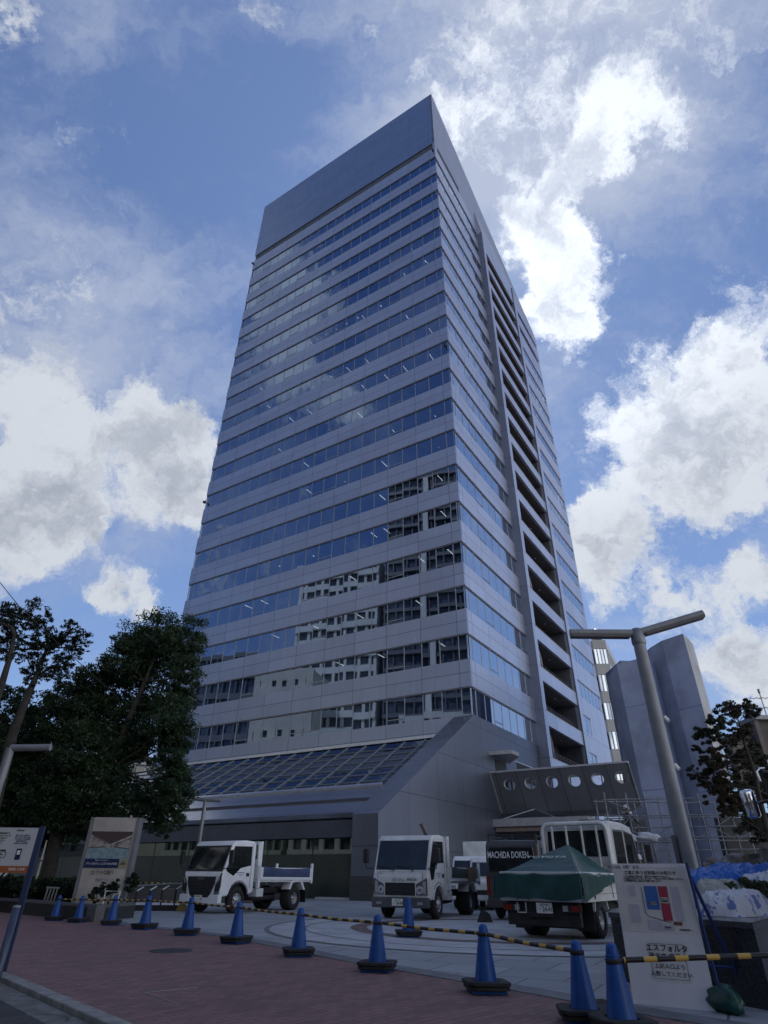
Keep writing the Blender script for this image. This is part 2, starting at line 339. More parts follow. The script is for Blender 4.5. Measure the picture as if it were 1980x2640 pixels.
def pane_row(bg, bm_, face, edges, z0, z1, off, sash=()):
    """glass quads with small individual tilts, and mullion boxes. face 'L' lies in y=off, 'R' in x=off, 'W' in x=off facing -x"""
    for i in range(len(edges)-1):
        a, b_ = edges[i], edges[i+1]; tx = random.gauss(0, 0.0034)*(b_-a)/2; tz = random.gauss(0, 0.0026)*(z1-z0)/2
        q = [(a, tx+tz, z0), (b_, -tx+tz, z0), (b_, -tx-tz, z1), (a, tx-tz, z1)]
        if face == 'L': bg.quad(*[(u, off+d, z) for u, d, z in q])
        else: bg.quad(*[(off+d, u, z) for u, d, z in q])
    def bx(u0, u1, z0_, z1_, d):
        if face == 'L': bm_.box(u0, u1, off-d, off+0.06, z0_, z1_)
        elif face == 'R': bm_.box(off-0.06, off+d, u0, u1, z0_, z1_)
        else: bm_.box(off-d, off+0.06, u0, u1, z0_, z1_)
    for e in edges[1:-1]: bx(e-0.035, e+0.035, z0, z1, 0.03)
    bx(edges[0], edges[-1], z1-0.07, z1, 0.045); bx(edges[0], edges[-1], z0, z0+0.05, 0.045)
    for i in sash: 
        if i < len(edges)-1: bx(edges[i], edges[i+1], z0+0.36, z0+0.43, 0.035)

EL = [-TW+0.0]+[-0.22*H-0.4*H*k for k in range(20, -1, -1)]+[0.0]
EL = [e for e in EL if e > -TW+0.3 or e == -TW]
ER = [0.0]+[0.23*H+0.4*H*k for k in range(8)]+[3.35*H]
EW = [0.0]+[0.23*H+0.4*H*k for k in range(20)]+[TD]
for k in range(19):
    z1 = head(k); z0 = z1-0.505*H
    wnd = thing('x', 'x', 'x'); del wnd['label']; del wnd['category']; wnd.name = 'window_band'; wnd.parent = tower
    bg = MB(); bm_ = MB()
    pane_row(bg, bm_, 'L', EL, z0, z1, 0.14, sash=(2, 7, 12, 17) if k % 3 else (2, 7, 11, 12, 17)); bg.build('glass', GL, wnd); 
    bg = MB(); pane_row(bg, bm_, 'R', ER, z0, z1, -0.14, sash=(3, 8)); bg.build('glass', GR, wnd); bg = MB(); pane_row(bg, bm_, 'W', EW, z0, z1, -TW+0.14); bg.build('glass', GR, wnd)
    bm_.box(-0.16, -0.12, 0.12, 0.16, z0, z1); bm_.box(-TW+0.12, -TW+0.16, 0.12, 0.16, z0, z1); bm_.build('frame', MU, wnd)
    # spandrel above this window row: front, left side, and the right side up to the fin
    za, zb = z1, (head(k+1)-0.505*H if k < 18 else ZU(21.54))
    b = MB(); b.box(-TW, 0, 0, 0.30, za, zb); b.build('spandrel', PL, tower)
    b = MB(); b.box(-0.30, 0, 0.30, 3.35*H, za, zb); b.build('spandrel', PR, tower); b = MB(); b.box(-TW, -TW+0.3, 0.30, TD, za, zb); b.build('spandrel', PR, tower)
    bl_ = MB(); rb_ = random.Random(100+k)
    for i in range(len(EL)-1):
        if rb_.random() < 0.2: dpt = rb_.choice([0.5, 1.0, 1.4, 2.1]); bl_.box(EL[i]+0.05, EL[i+1]-0.05, 0.30, 0.32, z1-dpt, z1-0.15)
    for i in range(len(ER)-1):
        if rb_.random() < 0.15: bl_.box(-0.32, -0.30, ER[i]+0.05, ER[i+1]-0.05, z1-rb_.choice([0.5, 1.0, 2.1]), z1-0.15)
    if bl_.v: bl_.build('blind', mat('blind', (0.55, 0.55, 0.52), 0.8), wnd)
    b = MB(); b.box(-TW+0.1, -0.1, 0.1, 0.28, za-0.12, za-0.002); b.box(-0.28, -0.1, 0.28, 3.34*H, za-0.12, za-0.002); b.build('shadow_gap', GAP, wnd)
    b = MB(); b.box(-TW+0.31, -2.1, 0.31, TD-0.3, za+0.02, zb-0.02); b.box(-2.1, -0.31, 0.31, 3.3*H, za+0.02, zb-0.02); b.build('floor_slab', CEIL, tower)
zlow = head(0)-0.505*H
b = MB(); b.box(-TW+8, -7, 8, TD-4, 0, head(18)); b.build('core', DK, tower)
# ceiling lights seen through the glass
def clight(x, k, L=1.15, y=0.9, r=0.032):
    b = MB(); z = head(k)+0.0; b.box(x-r, x+r, y, y+L, z-0.03, z+0.015); b.build('ceiling_light', LAMP, tower)
rows = {1: [3.2, 9.5, 14.2, 20.5], 2: [2.6, 5.4, 12.0, 17.6, 23.0], 3: [1.9, 5.0, 13.1, 25.2, 27.7], 4: [2.4, 9.0, 10.6, 19.0, 24.0], 5: [2.6, 6.1, 9.6, 22.0], 6: [2.8, 9.4, 15.2, 20.1], 7: [3.0, 8.3, 21.0], 8: [13.0, 26.0],
        9: [2.9, 6.5, 9.2, 12.6, 21.3, 24.4], 10: [2.8, 12.2, 15.1, 17.9, 29.0], 11: [6.0, 31.0], 12: [13.0, 22.0], 13: [2.8, 6.3], 14: [5.0, 8.5]}
for k, xs in rows.items():
    for x in xs: clight(-x, k)
for x in (2.9, 4.6, 9.9, 11.8, 13.7, 15.6, 17.4, 19.2, 21.0, 22.8, 24.6, 26.5): clight(-x, 12 if x > 5 else 13, 0.25, 0.8, 0.07)

# parapet volume with its sloping top
ZT, ZR, ZE = ZU(25.43), ZU(21.4), ZU(21.893)
b = MB(); b.prism([(0, ZE), (0, ZT), (TD, ZR+0.4), (TD, ZE-2), (1.2, ZE-2), (1.2, ZE)], 0, -TW, -0.02); b.build('parapet', PT, tower)
PS = panelm('cladding_parapet_side', (0.36, 0.39, 0.47), 1, 0.8*H, 0.23*H, 1.1, 95.0, rough=0.45, line=0.022, dark=0.6)
b = MB(); b.prism([(0, ZU(21.55)), (0, ZT), (9.86*H, ZR), (9.86*H, ZU(18)), (6.27*H, ZU(18)), (6.27*H, ZU(20.9)), (3.35*H, ZU(20.9)), (3.35*H, ZU(21.55))], 0, -0.35, 0.0); b.build('parapet_side', PS, tower)
b = MB(); b.box(-TW+0.15, -0.16, 0.16, 0.4, ZU(21.54), ZE); 
for i in range(23):
    x = -0.22*H-0.4*H*i*1.0
    if x > -TW+0.3 and i % 2 == 0: b.box(x-0.06, x+0.06, 0.08, 0.16, ZU(21.54), ZE)
b.build('vent_strip', mat('vent', (0.07, 0.08, 0.095), 0.6, 0.3), tower)
b = MB(); b.box(0.004, 0.03, 0.9, 1.9*H, ZU(21.58), ZU(21.86)); b.build('vent_strip', mat('vent_dark', (0.05, 0.055, 0.07), 0.7), tower)
# dark slot windows, hidden far side and back wall
b = MB(); b.box(-TW+0.02, -0.4, TD-0.3, TD, 0, ZU(18.2)); b.build('back_wall', PL, tower)
b = MB(); b.box(-TW, -TW+0.3, 0.3, TD-0.01, 0, zlow); b.build('side_wall', PR, tower)

# right side, middle block with loggias
o2 = 0.2*H; y2, y3 = 3.35*H, 6.30*H
FIN = panelm('cladding_fin', (0.13, 0.15, 0.215), 0, 30, 15, H, head(0)-0.745*H, rough=0.5, metal=0.5)
ztop2 = ZU(20.9)
b = MB(); b.box(-0.3, o2-0.001, y2, y2+0.25, 0, ztop2); b.build('fin', FIN, tower)
b = MB(); b.box(o2-0.30, o2, y2+0.002, 3.565*H, 0, ztop2-0.01); b.build('loggia_column', PR, tower); b = MB(); b.box(o2-0.30, o2, 6.33*H-0.06*H, y3, 0, ztop2-0.01); b.build('loggia_column', PR, tower)
b = MB(); b.prism([(0.0, ZU(22.4)), (o2, ztop2), (o2, ztop2-0.01), (0, ztop2-0.01)], 1, y2, y3); b.build('block_cap', PS, tower)
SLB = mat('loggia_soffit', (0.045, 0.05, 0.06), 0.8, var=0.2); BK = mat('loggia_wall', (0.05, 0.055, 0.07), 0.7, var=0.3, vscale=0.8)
RAIL = mat('railing', (0.11, 0.11, 0.13), 0.5, 0.5)
SPT = mat('soffit_spot', (0.75, 0.75, 0.72), 0.5)
for k in range(19):
    zt = ZU(2.895+k) if k < 18 else None
    za = ZU(2.895+k-1); zb = ZU(2.895+k-0.69) if k < 18 else None
    if k == 0: za = 0.0
    if k < 18:
        b = MB(); b.box(o2-0.30, o2, 3.565*H, 6.27*H, za, zb); b.build('loggia_spandrel', PR, tower)
        b = MB(); b.box(o2-0.34, o2+0.02, 3.565*H, 6.27*H, zb, zb+0.07); b.build('loggia_coping', mat('coping', (0.5, 0.52, 0.56), 0.5, 0.4), tower)
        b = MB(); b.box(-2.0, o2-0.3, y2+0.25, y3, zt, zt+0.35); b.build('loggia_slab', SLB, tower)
        b = MB()
        for yy in (3.95, 4.3, 5.3): b.lathe([(0, zt-0.02), (0.10, zt-0.02), (0.10, zt)], 10, c=(-0.4, yy*H, 0))
        if k < 16: b.build('downlight', SPT, tower)
    else:
        b = MB(); b.box(o2-0.30, o2, 3.565*H, 6.27*H, za, ztop2-0.01); b.build('loggia_spandrel', PR, tower)
    if k < 7:
        b = MB(); zr = zb
        for i in range(12): b.tube([(o2-0.6, 3.62*H+i*1.05, zr-0.1), (o2-0.6, 3.62*H+i*1.05, zr+0.95)], 0.03, 5)
        for dz in (0.45, 0.7, 0.95): b.tube([(o2-0.6, 3.6*H, zr+dz), (o2-0.6, 6.25*H, zr+dz)], 0.028, 5)
        b.build('loggia_railing', RAIL, tower)
    if k < 5 and k % 2 == 0:
        b = MB(); pts = [(o2-0.9, 3.75*H+0.1+1.15*(1-math.cos(math.pi*i/10)), zb-0.3+3.1*math.sin(math.pi*i/10)**0.7) for i in range(11)]
        b.tube(pts, 0.16, 6); b.build('loggia_arch', mat('arch', (0.22, 0.23, 0.26), 0.6), tower)
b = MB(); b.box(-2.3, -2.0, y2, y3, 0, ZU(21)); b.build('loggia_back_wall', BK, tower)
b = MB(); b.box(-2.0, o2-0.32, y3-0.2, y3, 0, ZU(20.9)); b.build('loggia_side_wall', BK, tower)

# right side, far block
o3 = 0.235*H; y4 = 8.86*H; y3b = 6.27*H
b = MB(); b.box(-0.3, o3-0.001, y3b-0.0, y3b+0.25, 0, ZU(20.85)); b.build('fin', FIN, tower)
hs = [ZU(4.66+k) for k in range(14)]
w0, w1 = 6.52*H, y4
zc = ZU(2.83)+0.0
def wall3(z0_, z1_, ya, yb): b = MB(); b.box(o3-0.3, o3, ya, yb, z0_, z1_); b.build('wall', PR, tower)
wall3(0, ZU(2.79-0.3), y3b+0.002, y4); wall3(ZU(2.49), ZU(2.79), y3b+0.002, 6.52*H); wall3(ZU(2.49), ZU(2.79), 7.22*H, y4)
wall3(ZU(2.79), ZU(3.26), y3b+0.002, y4); wall3(ZU(3.26), ZU(3.73), y3b+0.002, 6.54*H); wall3(ZU(3.26), ZU(3.73), 7.2*H, y4); wall3(ZU(3.73), hs[0]-0.47*H, y3b+0.002, y4)
for k, h_ in enumerate(hs):
    nx_ = hs[k+1]-0.47*H if k < 13 else ZU(18.43)
    wall3(h_, nx_, y3b+0.002, y4); wall3(h_-0.47*H, h_, y3b+0.002, w0)
wall3(ZU(18.83), ZU(19.42), y3b+0.002, y4); wall3(ZU(18.43), ZU(18.83), y3b+0.002, 6.5*H); wall3(ZU(19.42), ZU(19.75), y3b+0.002, 6.56*H); wall3(ZU(19.75), ZU(20.25), y3b+0.002, y4)
b = MB(); b.prism([(0.0, ZU(21.9)), (o3, ZU(20.25)), (o3, ZU(20.24)), (0, ZU(20.24))], 1, y3b, y4); b.build('block_cap', PS, tower)
def win3(z0_, z1_, ea):
    wnd = bpy.data.objects.new('window_band', None); COL.objects.link(wnd); wnd.parent = tower
    bg = MB(); bm_ = MB(); pane_row(bg, bm_, 'R', ea, z0_, z1_, o3-0.12, sash=(len(ea)-3,)); bg.build('glass', GR, wnd); bm_.build('frame', MU, wnd)
E3 = [w0+0.36*H*i for i in range(7)]+[y4]
for h_ in hs: win3(h_-0.47*H, h_, E3)
win3(ZU(3.26), ZU(3.73), [6.54*H, 6.87*H, 7.2*H]); win3(ZU(2.49), ZU(2.79), [6.52*H, 6.87*H, 7.22*H])
b = MB(); b.box(-2.3, -2.0, y3b, y4, 0, ZU(20.2)); b.build('loggia_back_wall', BK, tower)
b = MB(); 
for z in (18.83, 19.75): b.box(-2.0, o3-0.3, y3b+0.25, y4, ZU(z), ZU(z)+0.3)
b.build('loggia_slab', SLB, tower)
b = MB(); b.box(-2.0, o3-0.02, y4-0.25, y4-0.01, 0, ZU(18.4)); b.build('end_wall', PR, tower)
# corner cameras
for (x, y, z) in ((-0.3, -0.12, ZU(11.72)), (-TW+0.05, -0.1, ZU(9.7)), (-0.3, -0.12, ZU(21.35)), (-TW+0.05, -0.1, ZU(21.35))):
    b = MB(); b.box(x-0.12, x+0.12, y-0.28, y+0.12, z-0.16, z+0.12); b.box(x-0.05, x+0.05, y-0.05, y+0.13, z+0.12, z+0.34); b.build('surveillance_camera', GAP, tower, bevel=0.03)

# ---- sloping base
yA, zA = 0.0, ZU(2.442); yB, zB = -3.045*H, ZU(0.67)
PW = 0.385*H
PSL = panelm('cladding_slope', (0.36, 0.375, 0.42), 0, 0.8*H, -0.385*H, 1.95, 0.6, rough=0.24, metal=0.85, line=0.02, dark=0.45, zaxis=1)
PBS = panelm('cladding_base_side', (0.155, 0.175, 0.23), 1, 0.85*H, -0.58*H, 0.325*H*2, ZU(2.269), rough=0.4, line=0.02, dark=0.4)
def SL(s_): return (yA+(yB-yA)*s_, zA+(zB-zA)*s_)
def slope_panel(x0, x1, s0, s1, th, name, m, lift=0.0, mb=None):
    a, c = SL(s0), SL(s1); n = Vector((0, -(zA-zB), -(yB-yA)*-1)); n = Vector((0, (zB-zA), (yA-yB)*-1)); n = Vector((0, -(zA-zB), (yA-yB))).normalized()
    n = Vector((0, zB-zA, yA-yB)).normalized()
    pts = [(a[0]+n.y*lift, a[1]+n.z*lift), (c[0]+n.y*lift, c[1]+n.z*lift), (c[0]+n.y*(lift-th), c[1]+n.z*(lift-th)), (a[0]+n.y*(lift-th), a[1]+n.z*(lift-th))]
    b = mb or MB(); b.prism(pts, 0, x0, x1)
    return None if mb else b.build(name, m, tower)
b = MB(); b.prism([(yA, zA), (yB, zB), (yB, 0), (yA+0.0, 0)], 0, -0.4, 0.0); b.build('base_side_wall', PBS, tower)
b = MB(); b.box(-0.3, 0.0, 0.0, 3.35*H, 0, zlow); b.build('base_side_wall', PBS, tower)
slope_panel(-PW, -0.002, 0.0, 1.0, 0.3, 'slope_rim', PSL, lift=0.005)
b = MB(); b.box(-PW, -0.4, yB, yB+0.5, 0, zB); b.build('front_pillar', PBS, tower)
b = MB(); b.box(-PW-0.03, 0.02, yB-0.03, yB+0.3, 0, ZU(0.01)); b.build('granite_plinth', mat('dark_granite', (0.05, 0.05, 0.06), 0.35, var=0.3, vscale=20), tower)
# wall and ledge under the lowest windows
b = MB(); b.box(-TW, -PW, 0, 0.30, ZU(2.17), zlow); b.build('spandrel', PL, tower)
b = MB(); b.box(-TW, -PW-0.1, -0.45, 0.3, ZU(2.17)-0.22, ZU(2.17)); b.build('ledge', mat('ledge', (0.6, 0.62, 0.68), 0.35, 0.6), tower)
WX = -TW
gtint = glassm('skylight_glass', (0.50, 0.54, 0.60), (0.20, 0.25, 0.28), 0.45, 0.7, bump=0.3, bscale=0.8)
# skylight: recessed glass plane with deep ribs
sky0, sky1, nrow = 0.25, 0.757, 7
b = MB(); slope_panel(WX, -PW, sky0, sky1, 0.02, '', None, lift=-0.24, mb=b); b.build('skylight_glass', gtint, tower)
rm = mat('skylight_rib', (0.22, 0.25, 0.29), 0.45, 0.5)
b = MB()
for i in range(17):
    x = -0.56*H-0.4*H*i
    slope_panel(x-0.03, x+0.03, sky0, sky1, 0.12, '', None, lift=-0.13, mb=b)
for j in range(1, nrow):
    s_ = sky0+(sky1-sky0)*j/nrow
    slope_panel(WX, -PW, s_-0.0022, s_+0.0022, 0.08, '', None, lift=-0.18, mb=b)
b.build('skylight_rib', rm, tower)
b = MB(); slope_panel(WX, -PW-0.1, sky1, sky1+0.016, 0.5, '', None, lift=0.12, mb=b); b.build('skylight_rail', mat('bright_rail', (0.62, 0.65, 0.72), 0.3, 0.8), tower)
slope_panel(WX, -PW, sky1+0.016, 0.869, 0.3, 'slope_panel', PSL)
slope_panel(WX, -PW, 0.869, 0.9, 0.3, 'slope_slot', mat('slot', (0.16, 0.15, 0.13), 0.6), lift=-0.22)
slope_panel(WX, -PW, 0.9, 0.985, 0.3, 'slope_panel', PSL)
b = MB(); b.box(WX, -PW, 0.0, 0.1, 5, ZU(2.1)); b.build('atrium_back_wall', DK, tower)
b = MB(); b.box(WX, -PW, -11.5, 0.0, ZU(0.40), ZU(0.44)); b.build('atrium_floor', CEIL, tower)
b = MB(); b.prism([(SL(0.985)[0]+0.25, SL(0.985)[1]-0.32), (SL(0.985)[0]+0.25, ZU(0.425)), (SL(0.985)[0]+1.0, ZU(0.425)), (SL(0.985)[0]+1.0, SL(0.985)[1]-0.1)], 0, WX, -PW); b.build('fascia', mat('fascia', (0.06, 0.07, 0.095), 0.55, 0.2, var=0.15, vscale=1), tower)
yg = yB+1.0
bg = MB(); bm_ = MB(); eg = [-PW-1.72*i*2 for i in range(11)][::-1]
for i in range(len(eg)-1):
    tl = random.gauss(0, 0.004); bg.quad((eg[i], yg+tl, ZU(0.245)), (eg[i+1], yg-tl, ZU(0.245)), (eg[i+1], yg-tl, ZU(0.43)), (eg[i], yg+tl, ZU(0.43)))
bg.build('lobby_glass', glassm('lobby_glass', (0.26, 0.30, 0.30), (0.14, 0.16, 0.15), 0.25, 0.7), tower)
film = mat('dark_film_glass', (0.03, 0.042, 0.04), 0.35, var=0.2, vscale=0.4, spec=0.5)
bg = MB()
for i in range(len(eg)-1): bg.quad((eg[i]+0.012, yg, 0.02), (eg[i+1]-0.012, yg, 0.02), (eg[i+1]-0.012, yg, ZU(0.24)), (eg[i]+0.012, yg, ZU(0.24)))
bg.build('film_panel', film, tower)
b = MB(); b.box(eg[0], -PW, yg+0.5, yg+0.6, 0, ZU(0.43)); b.build('lobby_wall', DK, tower)
for e in eg[1:-1]: bm_.box(e-0.03, e+0.03, yg-0.02, yg+0.04, 0.02, ZU(0.43))
bm_.box(eg[0], -PW, yg-0.03, yg+0.04, ZU(0.24), ZU(0.246)); bm_.build('lobby_frame', mat('dark_frame', (0.06, 0.065, 0.07), 0.4, 0.5), tower)
b = MB(); b.box(-PW-2.6, -PW-0.1, yg-0.6, yg-0.1, 0.0, 0.10); b.build('step', pale, tower)
b = MB(); b.prism([(-PW-5.2, 0), (-PW-3.0, 0), (-PW-3.0, 0.85), (-PW-3.6, 0.85), (-PW-5.2, 0.35)], 1, yB-2.6, yB-0.6); b.build('granite_wall', MATS['dark_granite'], tower)
# small canopy and openings above the bridge, door canopy
CNP = mat('canopy', (0.30, 0.31, 0.33), 0.45, 0.4)
b = MB(); b.prism([(0.0, 0.55*H), (0.0, 1.55*H), (0.41*H, 0.95*H), (0.41*H, 0.60*H)], 2, ZU(1.86), ZU(1.86)+0.28); b.build('canopy', CNP, tower)
b = MB(); b.box(0.0, 0.03, 0.80*H, 1.31*H, ZU(1.4), ZU(1.83)); b.build('dark_opening', GAP, tower); b = MB(); b.box(0.0, 0.03, 1.88*H, 3.0*H, ZU(1.6), ZU(1.92)); b.build('dark_opening', GAP, tower)
b = MB(); b.box(0.0, 0.05, 1.80*H, 3.05*H, ZU(1.92), ZU(1.935)); b.build('opening_head', MATS['ledge'], tower)

# ================================================================== FOOTBRIDGE with porthole openings
bridge = thing('footbridge', 'dark grey enclosed footbridge with six round porthole openings joining the tower', 'footbridge', (7.106, 46.984, 0), math.atan2(-0.53931, 0.84211))
BX0, BX1 = 0.0, 2.33*H
ft, fb = 0.51*H, 0.89*H; zt_, zb_ = ZU(1.555), ZU(0.96)
def FB(s_, x): return (x, ft+(fb-ft)*s_, zt_+(zb_-zt_)*s_)
BRM = panelm('bridge_cladding', (0.15, 0.155, 0.175), 0, 0.41*H*0.915, 0.1*H, 50, -20, rough=0.5, metal=0.45)
bm = bmesh.new(); cs = [0.30+0.374*i for i in range(6)]
def bridge_face(off, name, m):
    """sloping wall with six round holes, built as ring segments inside square cells"""
    b = MB(); s_c = 0.315; hs_ = 0.173; L = math.hypot(fb-ft, zt_-zb_)
    e = [BX0]+[ (cs[i]+cs[i+1])/2*H for i in range(5)]+[BX1]
    rad = 0.43; N = 32
    def P(x, s_): p = FB(s_, x); return (p[0], p[1]+off, p[2])
    for i in range(6):
        x0, x1 = e[i], e[i+1]; cx = cs[i]*H; s0, s1 = 0.0, 1.0
        ringp = []; outp = []
        for k in range(N):
            a = 2*math.pi*k/N; dx, dv = math.cos(a), math.sin(a)
            ringp.append(P(cx+rad*dx, s_c+rad*dv/L))
            # project to the cell border
            tx = ((x1-cx)/dx if dx > 1e-6 else ((x0-cx)/dx if dx < -1e-6 else 1e9)); tv = ((s1-s_c)*L/dv if dv > 1e-6 else ((s0-s_c)*L/dv if dv < -1e-6 else 1e9))
            tt = min(tx, tv); outp.append(P(cx+tt*dx, s_c+tt*dv/L))
        b.add(ringp+outp, [(k, (k+1) % N, N+(k+1) % N, N+k) for k in range(N)])
        for (cxn, cs_) in ((x0, 0), (x1, 0), (x1, 1), (x0, 1)):   # cell corners
            an = math.atan2((cs_-s_c)*L, cxn-cx) % (2*math.pi); k = int(an/(2*math.pi)*N) % N
            b.add([outp[k], P(cxn, cs_), outp[(k+1) % N]], [(0, 1, 2)])
    return b.build(name, m, bridge)
bridge_face(0.0, 'front_wall', BRM); bridge_face(0.30, 'front_lining', mat('bridge_lining', (0.42, 0.43, 0.45), 0.6))
for i in range(6):
    b = MB(); N = 32; L = math.hypot(fb-ft, zt_-zb_); rg = []
    for k in range(N):
        a = 2*math.pi*k/N; p = FB(0.315+0.43*math.sin(a)/L, cs[i]*H+0.43*math.cos(a)); rg.append(p)
    b.add([(p[0], p[1]-0.03, p[2]) for p in rg]+[(p[0], p[1]+0.30, p[2]) for p in rg], [(k, (k+1) % N, N+(k+1) % N, N+k) for k in range(N)], True)
    b.build('porthole', mat('porthole_reveal', (0.62, 0.63, 0.62), 0.55), bridge)
yb2 = 1.25*H
b = MB(); b.prism([(BX0, ft+0.33), (BX1, ft+0.33), (BX1-1.4, yb2+1.6), (BX0, yb2+1.6)], 2, zt_-0.02, zt_+0.14); b.box(BX0, BX1, ft-0.06, ft+0.32, zt_, zt_+0.12); b.build('roof', mat('bridge_roof', (0.36, 0.37, 0.40), 0.45, 0.5), bridge)
b = MB(); b.prism([(fb, zb_), (fb+0.3, zb_-0.25), (yb2+0.9, zb_-0.25), (yb2+1.2, zb_), (yb2+1.2, zb_+0.25), (fb, zb_+0.25)], 0, BX0, BX1-1.5); b.prism([(BX1-1.52, fb), (BX1, fb), (BX1-1.4, yb2+1.2), (BX1-1.52, yb2+1.2)], 2, zb_-0.002, zb_+0.24); b.build('underside', BRM, bridge)
b = MB(); b.box(BX0, BX1-1.5, yb2+1.2, yb2+1.35, zb_, zb_+0.95); 
for i in range(11): b.box(BX0+i*0.8, BX0+i*0.8+0.06, yb2+1.2, yb2+1.3, zb_+0.9, zt_)
b.box(BX0, BX1-1.5, yb2+1.2, yb2+1.3, zb_+1.35, zb_+1.42); b.build('back_wall', mat('bridge_back', (0.5, 0.51, 0.5), 0.6), bridge)
b = MB(); b.add([(BX1, ft, zt_), (BX1, fb, zb_), (BX1-1.4, yb2+1.2, zb_), (BX1-1.4, yb2+1.6, zt_), (BX1-0.15, ft, zt_), (BX1-0.15, fb, zb_), (BX1-1.55, yb2+1.2, zb_), (BX1-1.55, yb2+1.6, zt_)], [(0, 1, 2, 3), (7, 6, 5, 4), (0, 4, 5, 1), (1, 5, 6, 2), (2, 6, 7, 3), (3, 7, 4, 0)]); b.build('end_wall', BRM, bridge)
b = MB(); b.prism([(ft-0.05, zt_), (fb-0.02, zb_), (fb+0.25, zb_), (ft+0.25, zt_)], 0, -0.02, 0.10); b.build('edge_trim', MATS['bridge_roof'], bridge)
# entrance canopy below the bridge
cano = thing('entrance_canopy', 'flat grey entrance canopy with a glass pyramid on top under the footbridge', 'canopy', (7.106, 46.984, 0), math.atan2(-0.53931, 0.84211))
b = MB(); b.box(0.0, 1.58*H, 0.5*H, 1.3*H, ZU(0.73), ZU(0.84)); b.build('roof_slab', CNP, cano)
b = MB(); b.box(0.05, 1.5*H, 0.56*H, 1.25*H, ZU(0.66), ZU(0.73)); b.build('soffit', mat('canopy_soffit', (0.16, 0.13, 0.12), 0.6), cano)
b = MB(); c0 = (0.62*H, 0.85*H, ZU(1.0)); q = [(0.15*H, 0.55*H, ZU(0.845)), (1.05*H, 0.55*H, ZU(0.845)), (1.05*H, 1.2*H, ZU(0.845)), (0.15*H, 1.2*H, ZU(0.845))]
for i in range(4): b.quad(q[i], q[(i+1) % 4], c0)
b.build('glass_pyramid', glassm('pyramid_glass', (0.6, 0.72, 0.78), (0.3, 0.4, 0.42), 0.5), cano)
b = MB()
for i in range(4): b.tube([q[i], c0], 0.04, 5); b.tube([q[i], q[(i+1) % 4]], 0.04, 5)
b.build('pyramid_frame', MU, cano)
b = MB(); b.box(0.6*H, 0.68*H, 1.0*H, 1.08*H, 0, ZU(0.66)); b.build('column', CNP, cano); b = MB(); b.box(1.4*H, 1.48*H, 1.0*H, 1.08*H, 0, ZU(0.66)); b.build('column', CNP, cano)
b = MB(); b.box(0.1, 1.5*H, 1.29*H, 1.32*H, 0, ZU(0.73)); b.build('doorway', DK, cano)

# ================================================================== SMALL OBJECTS: cones, bars
BLUE = mat('cone_blue', (0.004, 0.065, 0.27), 0.45, var=0.12, vscale=8, spec=0.4)
RUB = mat('black_rubber', (0.018, 0.019, 0.021), 0.75, var=0.25, vscale=10, bump=0.3, bscale=40)
def make_cone():
    t = thing('traffic_cone', 'x', 'traffic cone', (0, 0, 0), 0, 'blue traffic cones with black weights')
    b = MB(); b.lathe([(0.135, 0.035), (0.13, 0.06), (0.052, 0.575), (0.047, 0.60), (0.03, 0.618), (0.0, 0.622)], 28); b.build('cone_body', BLUE, t)
    b = MB(); b.lathe([(0.050, 0.52), (0.064, 0.522), (0.064, 0.535), (0.049, 0.54)], 20); b.build('top_ring', BLUE, t)
    b = MB(); b.box(-0.19, 0.19, -0.19, 0.19, 0.0, 0.03); b.build('base_plate', BLUE, t, bevel=0.01)
    def weight(h0, r):
        r *= 0.87
        b = MB(); q_ = r*0.72; o = [(r, q_), (q_, r), (-q_, r), (-r, q_), (-r, -q_), (-q_, -r), (q_, -r), (r, -q_)]
        i = [(x*0.52, y*0.52) for x, y in o]; n = 8
        vs = [(x, y, h0) for x, y in o]+[(x, y, h0+0.036) for x, y in o]+[(x, y, h0+0.036) for x, y in i]+[(x, y, h0) for x, y in i]
        fs = [(a*n+k, a*n+(k+1) % n, ((a+1) % 4)*n+(k+1) % n, ((a+1) % 4)*n+k) for a in range(4) for k in range(n)]
        b.add(vs, fs); return b.build('rubber_weight', RUB, t, bevel=0.008)
    weight(0.032, 0.26); weight(0.072, 0.275)
    return t
cone0 = make_cone()
CONES = [(-8.52, 18.79, 'leftmost blue cone in the row, beside the hedge planter'),
 (-7.65, 18.20, 'blue cone in front of the tall advertising pylon'),
 (-6.49, 17.38, 'blue cone at the right corner of the granite planter'),
 (-5.32, 16.31, 'blue cone in front of the sloping handrail'),
 (-3.96, 14.87, 'blue cone in front of the black grille of the left dump truck'),
 (-2.61, 13.27, 'blue cone in front of the left dump truck rear wheel, fourth before the round paving'),
 (-1.25, 11.35, 'blue cone at the left edge of the round paving pattern'),
 (-0.02, 9.75, 'blue cone straight in front of the middle dump truck at the brick edge'),
 (1.17, 8.15, 'blue cone in front of the tarp covered truck'),
 (1.80, 6.65, 'large near blue cone left of the white notice board'),
 (1.98, 6.22, 'nearest blue cone, overlapping the white notice board'),
 (0.61, 14.98, 'single blue cone on the plaza right under the middle truck bumper'),
 (-8.0, 24.6, 'far blue cone standing by the steps behind the handrail')]
for i, (x, y, lb) in enumerate(CONES):
    c = cone0 if i == 0 else copy_tree(cone0)
    hs_ = [0.90, 0.92, 0.97, 1.03, 1.05, 1.03, 1.0, 0.99, 0.98, 0.93, 0.95, 1.1, 0.92][i]; c.scale = (hs_, hs_, hs_)
    c.location = (x, y, 0.004 if i > 10 else 0.0); c.rotation_euler = (random.uniform(-0.015, 0.015), random.uniform(-0.015, 0.015), random.uniform(-0.5, 0.5)); c['label'] = lb
